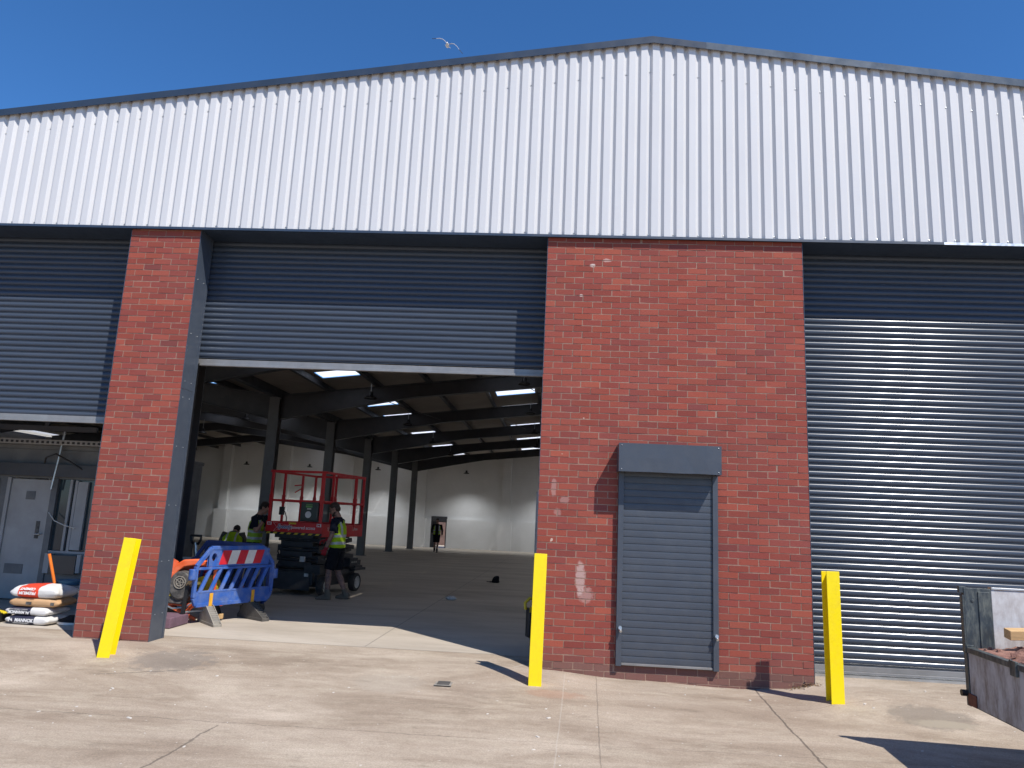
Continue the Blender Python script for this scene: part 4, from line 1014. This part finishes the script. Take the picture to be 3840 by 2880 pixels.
g = G(); g.box(-.27, -.12, -.197, -.192, .33, .42); g.build('yellow_label', 'label_yellow', en)
g = G(); g.cyl((.12, -.02, .45), (.12, .2, .45), .15, 24); g.build('drum', 'tool_yellow', OM)
g = G(); g.tube([(-.36, -.16, .22), (-.2, -.2, .17), (-.02, -.2, .19), (.08, -.18, .28)], .012, 8); g.build('bumper', 'galv', OM, smooth=60)
g = G(); g.prism([(-.46, .40), (-.30, .58), (-.28, .78), (-.36, .82), (-.44, .70)], (0, -.02, 0), (1, 0, 0), (0, 0, 1), (0, 1, 0), .02); g.build('side_guard', 'orange', OM)
for x in (-.28, .24):
    g = G(); g.cyl((x, -.06, .09), (x, 0, .09), .09, 20); g.build('wheel', 'rubber', OM)
g = G(); g.box(0, .40, 0, .52, 0, .13); FB = tag(g.build('foam_block', 'mauve', None, bevel=.012), 'mauve block lying on the doorway floor against the grey jamb', 'block'); FB.location = (-5.035, .93, .057); FB.rotation_euler = (0, 0, radians(2))
TR = thing('trestle', 'thin dark trestle leg with pinkish feet next to the mauve block', 'trestle', (-4.66, 1.36, fz(1.4)), radians(-4))
for a, b in (((-.01, 0, .52), (-.03, -.02, .03)), ((-.14, .78, .50), (.20, .56, .05))):
    g = G(); g.bar(a, b, .045, .045); lg = g.build('leg', 'black', TR, bevel=.004)
    g = G(); g.obox((b[0], b[1], b[2]+.005), Vector((1, 0, 0)), Vector((0, 1, 0)), Vector((0, 0, 1)), .032, .032, .034); g.build('foot', 'timber', lg, bevel=.006)
g = G(); g.bar((-.02, 0, .50), (.05, .04, .64), .05, .04); g.build('head', 'timber', TR)
g = G(); g.bar((-.03, 0, .16), (.18, .35, .16), .012, .02); g.bar((-.02, 0, .50), (-.14, .78, .51), .05, .04); g.build('brace', 'galv', TR)
PT = thing('pallet_truck', 'red pallet truck with a black loop handle, behind the orange machine', 'pallet truck', (-6.22, 4.6, fz(4.6)), radians(-14))
g = G(); g.tube([(-.11, 0, 1.06), (-.10, 0, .98), (-.06, 0, .92), (.06, 0, .92), (.10, 0, .98), (.11, 0, 1.06), (-.11, 0, 1.06)], .022, 10); g.build('handle', 'black', PT, smooth=60)
g = G(); g.tube([(0, 0, .94), (.07, .02, .55)], [.03, .038], 10); g.build('shaft', 'alu', PT, smooth=60)
g = G(); g.box(-.20, .40, -.06, .16, .42, .60); g.box(-.1, .25, -.1, .05, .1, .42); g.build('pump_body', 'lift_red', PT, bevel=.02)
for x in (-.2, .2):
    g = G(); g.box(x, x+.16, .15, 1.2, .06, .12); g.build('fork', 'lift_red', PT, bevel=.006)
g = G(); g.box(.02, .62, .25, .85, .12, .82); g.box(.1, .55, .3, .8, .82, .9); g.build('load', 'black', PT, bevel=.01) if False else None
TB = thing('tool_case', 'black tool cases stacked behind the blue barriers', 'tool case', (-5.85, 5.1, fz(5.1)), radians(10))
g = G(); g.box(-.28, .28, -.2, .2, 0, .42); g.build('case', 'black', TB, bevel=.02)
g = G(); g.box(-.26, .24, -.18, .18, .424, .80); g.build('case', 'black', TB, bevel=.02)
g = G(); g.tube([(-.08, -.2, .66), (-.08, -.235, .68), (.08, -.235, .68), (.08, -.2, .66)], .010, 8); g.build('handle', 'lift_dark', TB)
bd = G(); bd.box(0, .19, 0, .025, 0, .66); BB = tag(bd.build('white_board', 'off_white', None, bevel=.003), 'narrow pale board standing behind the grey jamb', 'board'); BB.location = (-6.62, 4.9, fz(4.9)); BB.rotation_euler = (radians(-4), 0, radians(4))

# ------------------------------------------------------------------ sacks, stick, shoes, glove by the left doorway
def sack(name, label, loc, rz, sx, sy, sz, mat, seed, bulge=.012, crump=.010, group=None):
    nx_, ny_, nz_ = 14, 10, 5; g = G(); idx = {}
    bm = bmesh.new(); bmesh.ops.create_cube(bm, size=1); bmesh.ops.subdivide_edges(bm, edges=bm.edges, cuts=11, use_grid_fill=True)
    for v in bm.verts:
        x, y, z = v.co.x*2, v.co.y*2, v.co.z*2
        ex = 1-.12*abs(z)**2*abs(x)**6; k = (1-.22*abs(x)**9)*(1-.15*abs(y)**9)
        p = Vector((x*sx/2*ex, y*sy/2*(1-.10*abs(z)**3), z*sz/2*k + bulge*(1-x*x)*(1-y*y)*(1 if z > .9 else -.2 if z < -.9 else 0)))
        q = Vector((p.x*9+seed, p.y*9, p.z*14)); d = crump*(noise.noise(q)+.6*abs(noise.noise(q*2.3)))
        edge = max(abs(x), abs(y)); d *= .5+1.0*max(0, abs(x)-.5)
        n_ = Vector((x*abs(x)**4, y*abs(y)**4, z*abs(z)**4)).normalized(); v.co = p-n_*d
    me = bpy.data.meshes.new(name); bm.to_mesh(me); bm.free(); me.materials.append(MT[mat]); me.polygons.foreach_set('use_smooth', [True]*len(me.polygons))
    o = bpy.data.objects.new(name, me); COL.objects.link(o); o.location = loc; o.rotation_euler = (0, 0, rz); return tag(o, label, 'sack', group or 'cement sacks stacked by the left doorway')
def paint(o, fn, mats):
    for m in mats: o.data.materials.append(MT[m])
    for p in o.data.polygons:
        k = fn(p.center)
        if k: p.material_index = k
zg = .06
s1 = sack('cement_sack', 'lowest sack in the stack, dark navy print reading right way up', (-6.30, .83, zg+.052), radians(-4), .58, .40, .104, 'bag_white', 3)
paint(s1, lambda c: 1 if -.255 < c.x < .095 and c.y < -.12 else 0, ['bag_navy'])
s2 = sack('cement_sack', 'second lowest sack with dark navy print upside down', (-6.325, .84, zg+.156), radians(-3), .57, .40, .102, 'bag_white', 9)
paint(s2, lambda c: 1 if -.255 < c.x < .065 and c.y < -.12 else 0, ['bag_navy'])
s3 = sack('cement_sack', 'brown kraft paper sack between the navy and the red sacks', (-6.275, .86, zg+.262), radians(3), .62, .42, .105, 'bag_brown', 15)
s4 = sack('cement_sack', 'bulging white sack with orange red print on top of the stack', (-6.285, .86, zg+.385), radians(1), .62, .44, .135, 'bag_white', 27, bulge=.03, crump=.020)
paint(s4, lambda c: 1 if -.21 < c.x+.15*c.z < .06 else 0, ['bag_red'])
g = G()
UPS = Matrix.Rotation(pi, 4, 'Z')
def front_text(o, s, x, y, z, size, mat, flip=False, bold=0, shear=0.0, tilt=0.0):
    m = at(x, y, z) @ Matrix.Rotation(tilt, 4, 'X') @ FRONT
    if flip: m = m @ UPS
    return text('print', s, size, mat, o, m, bold=bold, shear=shear, extrude=.0006, align='CENTER')
yf = -.206
front_text(s1, 'MANNOK', -.035, yf, -.018, .056, 'white', bold=.0022, shear=.15)
g = G(); g.prism([(0, 0), (.02, .042), (.033, .016), (.046, .042), (.055, 0), (.044, 0), (.041, .02), (.033, .004), (.020, .022), (.011, 0)], (-.245, yf-.001, -.018), (1, 0, 0), (0, 0, 1), (0, 1, 0), .002); g.build('emblem', 'white', s1)
front_text(s1, 'GENERAL PURPOSE CEMENT', -.07, yf, -.040, .017, 'off_white')
front_text(s2, 'MANNOK', -.135, yf, .006, .050, 'white', flip=True, bold=.002, shear=.15)
g = G(); g.prism([(0, 0), (-.02, -.042), (-.033, -.016), (-.046, -.042), (-.055, 0), (-.044, 0), (-.041, -.02), (-.033, -.004), (-.020, -.022), (-.011, 0)], (.045, yf-.001, .006), (1, 0, 0), (0, 0, 1), (0, 1, 0), .002); g.build('emblem', 'white', s2)
front_text(s2, 'GENERAL PURPOSE CEMENT', -.12, yf, .031, .021, 'off_white', flip=True)
for x, w_ in ((-.10, .07), (.21, .045)):
    g = G(); g.box(x, x+w_, -.218, -.214, -.022, .012); g.build('print', 'engine', s3)
front_text(s4, 'PREMIUM', -.075, -.232, .012, .052, 'white', flip=True, bold=.0014, tilt=-.12)
front_text(s4, 'CEMENT', -.075, -.219, .058, .05, 'white', flip=True, bold=.0014, tilt=-.75)
SK = tag(G().cyl((.10, .12, -.50), (-.10, 0, .30), .019, 14).build('handle_stick', 'stick', None, smooth=60), 'orange tool handle leaning up behind the stack of sacks', 'tool handle'); SK.location = (-6.42, 1.16, .56+.03)
def shoe(loc, rz, label):
    t = thing('shoe', label, 'shoe', loc, rz, 'black trainers by the brick pier')
    def prof3(k, z): return [(.145*cos(a)*(1.0 if cos(a) > 0 else .9)*k, (.05-.012*cos(2*a))*sin(a)*k, z) for a in [2*pi*i/22 for i in range(22)]]
    g = G(); g.ring([prof3(1.0, 0), prof3(1.04, .012), prof3(1.03, .032)]); g.build('sole', 'bag_white', t, smooth=40)
    g = G(); R_ = []
    for z, x0, x1, wd in ((.033, -.135, .14, .05), (.055, -.138, .13, .05), (.075, -.138, .07, .045), (.10, -.138, .01, .04), (.118, -.135, -.03, .036)):
        R_.append([((x0+x1)/2+(x1-x0)/2*cos(a), wd*sin(a), z) for a in [2*pi*i/22 for i in range(22)]])
    g.ring(R_); g.build('upper', 'black_cloth', t, smooth=60)
    g = G()
    for k in range(4): g.bar((.075-.03*k, -.022, .078+.008*k), (.07-.03*k, .022, .08+.008*k), .008, .004)
    g.build('laces', 'white', t); return t
shoe((-5.90, .80, .062), radians(172), 'black trainer with a white sole beside the sacks, nearer the sunlight')
shoe((-5.74, .98, .062), radians(150), 'black trainer in the shade of the brick pier')
JK = sack('jacket', 'crumpled black jacket heaped beside the brick pier', (-5.70, 1.10, .15), radians(20), .42, .3, .24, 'black_cloth', 51, bulge=.05, crump=.06); JK['category'] = 'jacket'; del JK['group']
g = G(); g.tube([(0, 0, .03), (.05, .0, .05), (.1, .01, .045)], [(.02, .02), (.045, .025), (.045, .02)], 10)
for k in range(4): g.tube([(.1, -.033+.022*k, .045), (.135, -.036+.024*k, .05), (.16, -.04+.026*k, .035)], .011, 8)
g.tube([(.04, -.04, .045), (.07, -.07, .045), (.09, -.08, .04)], .012, 8)
GL = tag(remesh(g.build('glove', 'tool_yellow'), .006, 2), 'yellow and grey work glove left of the sacks', 'glove'); GL.location = (-6.83, .75, .13)
g = G(); g.box(-.14, .12, -.12, .14, 0, .13); CR = tag(g.build('cable_reel', 'black', None, bevel=.03), 'dark box under the yellow work glove', 'box'); CR.location = (-6.83, .78, .06)

# ------------------------------------------------------------------ site cabin inside the left doorway
CB = thing('site_cabin', 'grey site cabin with a pale door inside the left doorway', 'cabin', (-7.2, 2.8, fz(2.8)), 0)
def cb_(name, x0, x1, y0, y1, z0, z1, mat, parent=CB, bevel=.004): return G().box(x0, x1, y0, y1, z0, z1).build(name, mat, parent, bevel=bevel)
cb_('wall', -3.2, -1.36, .05, .15, 0, 2.35, 'cabin_grey'); cb_('wall', -.52, .35, .05, .15, 0, .78, 'cabin_grey'); cb_('wall', -1.36, .35, .05, .15, 1.89, 2.35, 'cabin_grey')
cb_('side_wall', .28, .35, .16, 3.0, 0, 2.35, 'cabin_grey'); cb_('roof', -3.2, .38, .04, 3.0, 2.352, 2.42, 'cabin_grey')
cb_('fascia', -3.2, .40, -.05, .045, 1.92, 2.12, 'steel'); cb_('cable_tray', -3.2, .40, -.10, .10, 2.424, 2.50, 'cabin_white'); 
g = G()
for k in range(40): g.box(-3.1+k*.085, -3.06+k*.085, -.108, -.101, 2.44, 2.475)
tag(g.build('tray_slot', 'black', CB), kind='stuff')
dr = cb_('door', -1.30, -.62, .06, .11, .02, 1.87, 'cabin_white')
cb_('vent_plate', -1.03, -.88, .050, .059, 1.55, 1.68, 'cabin_grey', dr, .002); cb_('kick_plate', -1.20, -.90, .050, .059, .40, .55, 'cabin_grey', dr, .002); cb_('push_plate', -.79, -.73, .050, .059, .95, 1.22, 'engine', dr, .002)
g = G(); g.tube([(-.68, .06, 1.02), (-.68, .0, 1.02), (-.76, .0, 1.02)], .010, 8); g.build('handle', 'galv', dr)
cb_('dark_opening_sheet', -2.2, -1.50, .035, .049, .05, 1.86, 'blue_dark')  # dark blue sheet standing in for a dark opening
cb_('door_frame', -1.36, -1.302, .03, .12, 0, 1.89, 'cabin_white'); cb_('door_frame', -.618, -.52, .03, .12, 0, 1.89, 'cabin_grey')
cb_('window_glass', -.52, .28, .09, .11, .78, 1.89, 'glass')
for x0, x1, z0, z1 in ((-.32, -.28, .78, 1.89), (-.235, -.19, .78, 1.88), (-.185, -.02, .80, 1.86), (-.52, .28, .74, .78)): cb_('window_frame', x0, x1, .04, .085, z0, z1, 'cabin_white')
cb_('meter_box', -.40, .02, -.06, .05, .44, .72, 'glass'); cb_('meter_bracket', -.50, -.41, -.05, .045, .44, .74, 'cabin_white'); cb_('meter_bracket', .025, .09, -.05, .045, .46, .74, 'cabin_white')
g = G(); g.tube([(-.50, -.02, 2.66), (-.52, -.04, 2.2), (-.56, -.05, 1.72)], .016, 8); g.build('conduit', 'alu', CB, smooth=60)
g = G(); g.tube([(-.55, -.03, 1.36), (-.42, -.06, 1.24), (-.25, -.07, 1.18), (-.08, -.06, 1.14)], .008, 8); g.build('cable', 'off_white', CB, smooth=60)
g = G(); g.tube([(-.8, .02, 2.0), (-.72, -.06, 2.22), (-.55, -.08, 2.28), (-.3, -.06, 2.16), (-.1, -.05, 2.05)], .014, 8); g.build('cable', 'black', CB, smooth=60)
g = G(); g.box(-3.2, .2, -.3, -.25, 2.62, 2.70); g.bar((-.62, -.28, 2.66), (-.62, -.28, 3.4), .05, .05); g.bar((-1.6, -.28, 2.66), (-1.6, -.28, 3.4), .05, .05); g.build('hanger_rail', 'steel', CB)
bn = thing('workbench', 'low dark bench in front of the cabin window', 'bench', (-6.75, 2.35, fz(2.35)), 0)
G().box(-.55, .6, -.2, .25, .30, .34).build('top', 'cabin_grey', bn, bevel=.004)
for x in (-.5, .52): G().box(x, x+.05, -.18, .22, 0, .298).build('leg', 'steel', bn)
tag(G().tube([(0, 0, 0), (0, 0, .05), (0, 0, .055)], [.14, .18, .185], 20).build('basin', 'pot_blue', None, smooth=40), 'shallow blue basin standing on the low bench', 'basin').location = (-6.95, 2.35, fz(2.35)+.342)
YC = thing('jerrycan', 'yellow plastic can on the low bench beside the brick pier', 'can', (-6.42, 2.3, fz(2.3)+.342), 0)
G().box(-.10, .12, -.07, .07, 0, .23).build('body', 'tool_yellow', YC, bevel=.025)
G().tube([(-.05, 0, .225), (-.05, 0, .29), (.07, 0, .29), (.07, 0, .225)], .014, 8).build('handle', 'tool_yellow', YC); G().cyl((.09, 0, .22), (.09, 0, .27), .022, 12).build('cap', 'black', YC)

# ------------------------------------------------------------------ tipping trailer with rubble
TL = thing('tipping_trailer', 'scuffed white and dark steel tipping trailer loaded with red rubble', 'trailer', (3.385, -2.37, -.08), radians(-4.3))
TW, TLn = 1.55, 2.7
def tb(name, x0, x1, y0, y1, z0, z1, mat, parent=TL, bevel=.004): return G().box(x0, x1, y0, y1, z0, z1).build(name, mat, parent, bevel=bevel)
tb('bed_floor', .01, TW-.01, -TLn, -.005, .455, .50, 'tr_dark')
hbp = tb('headboard', .20, TW, -.045, 0, .50, 1.318, 'tr_white'); tb('top_edge', .20, TW, -.052, .006, 1.3185, 1.338, 'alu', hbp)
g = G(); g.box(0, .198, -.05, 0, .78, 1.325); g.box(.10, .185, -.058, -.0502, .84, 1.30); g.box(-.012, 0, -.05, .002, .84, 1.27); g.cyl((.06, -.05, 1.23), (.06, -.056, 1.23), .012, 10); g.box(-.03, .02, -.045, -.01, 1.285, 1.335); g.build('corner_post', 'tr_dark', TL, bevel=.004)
sp_ = tb('side_panel', 0, .038, -TLn, -.06, .465, .845, 'tr_shade_grey'); tb('side_panel', TW-.038, TW, -TLn, -.052, .465, .885, 'tr_shade_grey')
g = G(); g.box(-.012, .045, -TLn, -.062, .845, .885); g.build('top_rail', 'tr_dark', TL, bevel=.006)
g = G(); g.box(-.006, .05, -.055, 0, .455, .90); g.build('corner_strip', 'tr_dark', TL, bevel=.003)
tb('corner_plate', -.010, -.001, -.16, -.03, .462, .55, 'rust'); G().cyl((-.012, -.02, .545), (-.05, -.02, .545), .024, 12).build('buffer', 'black', TL)
g = G(); g.box(-.022, -.002, -.78, -.70, .80, .90); g.bar((-.016, -.74, .84), (-.016, -.70, .90), .012, .03); g.build('latch', 'tr_dark', TL, bevel=.004)
tb('tailboard', .04, TW-.04, -TLn-.04, -TLn, .465, .885, 'tr_shade_grey')
g = G(); g.box(.35, .43, -TLn-.9, -.2, .33, .454); g.box(TW-.43, TW-.35, -TLn-.9, -.2, .33, .454); g.box(.43, TW-.43, -1.75, -1.65, .34, .44); g.build('chassis', 'tr_dark', TL)
for x in (.46, TW-.66):
    wt = bpy.data.objects.new('wheel', None); COL.objects.link(wt); wt.parent = TL
    g = G(); n = 26; R = .225; pr = [(R-.08, 0), (R-.02, 0), (R, .03), (R, .17), (R-.02, .2), (R-.08, .2)]
    g.add([(x+xx, -1.7+r*cos(2*pi*k/n), R+r*sin(2*pi*k/n)) for r, xx in pr for k in range(n)], [(i*n+k, i*n+(k+1) % n, ((i+1) % 6)*n+(k+1) % n, ((i+1) % 6)*n+k) for i in range(6) for k in range(n)]); g.build('tyre', 'rubber', wt, smooth=40)
    G().cyl((x+.03, -1.7, R), (x+.17, -1.7, R), R-.079, 20).build('rim', 'galv', wt)
# rubble heap: stuff on the trailer bed
g = G(); nx_, ny_ = 44, 70; vs = []
for j in range(ny_+1):
    for i in range(nx_+1):
        u, v = i/nx_, j/ny_; x = .045+(TW-.09)*u; y = -.055-(TLn-.06)*v
        e = min(u, 1-u)*2; h = .868+.14*(min(1, e*1.6)**.8)*min(1, v*3+.25)
        p = Vector((x*7, y*7, 3)); h += .030*noise.noise(p)+.022*noise.noise(p*2.7)+.012*noise.noise(p*7)
        k2 = min(1, (1-v)*14); h = .80+(h-.80)*k2 if v > .9 else h
        if u < .06: h = min(h, .885)
        vs.append((x, y, h))
g.add(vs, [(j*(nx_+1)+i, j*(nx_+1)+i+1, (j+1)*(nx_+1)+i+1, (j+1)*(nx_+1)+i) for j in range(ny_) for i in range(nx_)])
r2 = random.Random(5)
for k in range(230):
    x = r2.uniform(.07, TW-.1); y = r2.uniform(-1.6, -.09); u = x/TW; e = min(u, 1-u)*2; h = .872+.13*(min(1, e*1.6)**.8)*min(1, -y/TLn*3+.25); s_ = r2.uniform(.005, .017)
    A = Matrix.Rotation(r2.uniform(0, 6), 3, Vector((r2.random(), r2.random(), r2.random()+.1)).normalized())
    g.obox((x, y, h+s_*.2), A @ Vector((1, 0, 0)), A @ Vector((0, 1, 0)), A @ Vector((0, 0, 1)), s_, s_*r2.uniform(.6, 1), s_*r2.uniform(.4, .8))
RB = g.build('rubble', 'soil'); tag(RB, 'red brick rubble heaped in the trailer', 'rubble', kind='stuff'); RB.location = TL.location; RB.rotation_euler = TL.rotation_euler
pl = G().box(-.0, .75, -.045, .045, -.035, .035).build('timber_offcut', 'timber', None, bevel=.004); tag(pl, 'short sawn timber offcut lying on the rubble in the trailer', 'timber'); pl.location = (3.58, -2.60, .935); pl.rotation_euler = (radians(8), radians(-3), radians(-3))

# ------------------------------------------------------------------ loose things
c = G()
c.ring([[(r*cos(a)+ox, r*.8*sin(a), z) for a in [2*pi*i/20 for i in range(20)]] for r, z, ox in ((.10, 0, .0), (.108, .03, 0), (.10, .09, -.0), (.075, .16, .02), (.045, .185, .035))])
c.ring([[(-.13+.13*cos(a), .075*sin(a), z+.02*abs(cos(a))) for a in [2*pi*i/20 for i in range(20)]] for z in (0.0, .016)])
CP = tag(remesh(c.build('cap', 'black_cloth'), .008, 3, .006, 20), 'dark cap lying on the hall floor', 'cap'); CP.location = (-1.32, 11.6, fz(11.6)); CP.scale = (.95, .95, .95)
b = G(); b.ball((0, 0, .03), (.11, .07, .045), 24, 14); PB = b.build('plastic_bag', 'poly', None, smooth=60)
for v in PB.data.vertices: v.co += v.co.normalized()*.03*noise.noise(v.co*28); v.co.z = max(0, v.co.z)
tag(PB, 'crumpled clear polythene on the hall floor', 'plastic bag'); PB.location = (-1.80, 6.45, fz(6.45))
BR = thing('concrete_breaker', 'yellow and black power tool standing behind the middle yellow post', 'power tool', (-.055, 1.25, fz(1.25)), radians(20))
G().box(-.07, .07, -.06, .06, .10, .46).build('body', 'black', BR, bevel=.02); G().tube([(-.09, 0, .44), (-.10, 0, .52), (-.04, 0, .58), (.05, 0, .56), (.09, 0, .46)], .020, 10).build('handle', 'tool_yellow', BR, smooth=60)
G().box(-.055, .035, -.066, -.061, .47-.06, .50-.02).build('badge', 'tool_yellow', BR); G().cyl((0, 0, .12), (0, 0, .0), .02, 10).build('chisel', 'engine', BR)
SKT = thing('anchor_bracket', 'small rusty metal bracket at the foot of the brick pier', 'bracket', (-4.76, -.045, gz(-4.76, -.05)), 0)
g = G(); g.box(-.05, .05, -.03, .03, 0, .008); g.box(-.05, -.043, -.03, .03, .0082, .05); g.box(.043, .05, -.03, .03, .0082, .05); g.box(-.0429, .0429, .024, .03, .0082, .05); g.build('plate', 'engine', SKT)
G().cyl((0, 0, .008), (0, 0, .034), .013, 8).build('bolt', 'galv', SKT)
DC = thing('stop_tap_cover', 'small grey metal cover set into the concrete yard', 'cover', (-.855, -.83, gz(-.855, -.83)+.002), radians(1))
G().box(-.085, .085, -.10, .10, 0, .004).build('frame', 'foot', DC); G().box(-.062, .062, -.078, .078, .0042, .007).build('lid', 'foot_dark', DC)
# dead leaves at the corner of the wall; stone chips over the yard
g = G(); r3 = random.Random(8)
for k in range(130):
    x = r3.gauss(2.93, .09); y = -abs(r3.gauss(0, .035))-.008
    if x > 3.1: continue
    z = gz(x, y)+abs(r3.gauss(.008, .014)); A = Matrix.Rotation(r3.uniform(0, 6), 3, Vector((r3.uniform(-1, 1), r3.uniform(-1, 1), 1)).normalized()); s_ = r3.uniform(.006, .018)
    a1, a2 = A @ Vector((1, 0, 0)), A @ Vector((0, 1, 0)); c_ = Vector((x, y, z)); nrm = A @ Vector((0, 0, .3))
    g.add([c_-a1*s_, c_+a2*s_*.5+nrm*s_, c_+a1*s_, c_-a2*s_*.5+nrm*s_*.5], [(0, 1, 2), (0, 2, 3)])
tag(g.build('leaf_litter', 'leaf'), 'dry leaves gathered at the foot of the brick wall', 'leaves', kind='stuff')
g = G(); r3 = random.Random(21)
for k in range(105):
    x = r3.uniform(-6.5, 4.5); y = r3.uniform(-4.2, .35); s_ = r3.choice((.003, .004, .005, .006, .009)); z = gz(x, y)
    if y > 0 and (x > -.1 or x < -4.35): continue
    A = Matrix.Rotation(r3.uniform(0, 6), 3, 'Z'); g.obox((x, y, z+s_*.2), A @ Vector((1, 0, 0)), A @ Vector((0, 1, 0)), Vector((0, 0, 1)), s_*r3.uniform(1, 2.6), s_, s_*.45)
tag(g.build('stone_chips', 'chip'), 'pale stone chips scattered over the concrete yard', 'stone chips', kind='stuff')

# ------------------------------------------------------------------ gull over the roof
GU = thing('seagull', 'white gull with black wing tips gliding above the roof', 'gull', (-4.05, 14.05, 17.63), radians(14)); GU.rotation_euler = (radians(26), radians(11), radians(10))
b = G(); b.tube([(0, -.27, .03), (0, -.24, .035), (0, -.17, .02), (0, -.05, -.01), (0, .12, -.015), (0, .26, .0)], [.012, .032, .04, .068, .055, .015], 14)
b.tube([(0, -.29, .03), (0, -.335, .022)], [.012, .004], 8)
b.ring([[(-.03, .22, -.004), (.03, .22, -.004), (.03, .22, .006), (-.03, .22, .006)], [(-.085, .40, -.003), (.085, .40, -.003), (.085, .40, .004), (-.085, .40, .004)]])
b.build('body', 'gull_white', GU, smooth=60)
def wing(s, pts):
    S = [(p[0]*s, 0, p[1]) for p in pts]; ch = [.15, .17, .16, .12, .07, .02]; sw = [0, -.05, -.07, -.02, .06, .14]; R_ = []
    for (x, _, z), c_, w_ in zip(S, ch, sw):
        R_.append([(x, w_-c_*.45, z), (x, w_-c_*.15, z+.016), (x, w_+c_*.55, z+.004), (x, w_-c_*.1, z-.004)])
    wg = G().ring(R_[:5]).build('wing', 'gull_grey', GU, smooth=60)
    G().ring([R_[4], [tuple(Vector(a)*.5+Vector(b_)*.5) for a, b_ in zip(R_[4], R_[5])], R_[5]]).build('wing_tip', 'gull_black', wg, smooth=60)
wing(1, [(.02, .02), (.12, .075), (.22, .085), (.33, .04), (.42, -.02), (.56, -.11)])
wing(-1, [(.02, .02), (.10, .095), (.20, .13), (.32, .13), (.43, .11), (.58, .08)])
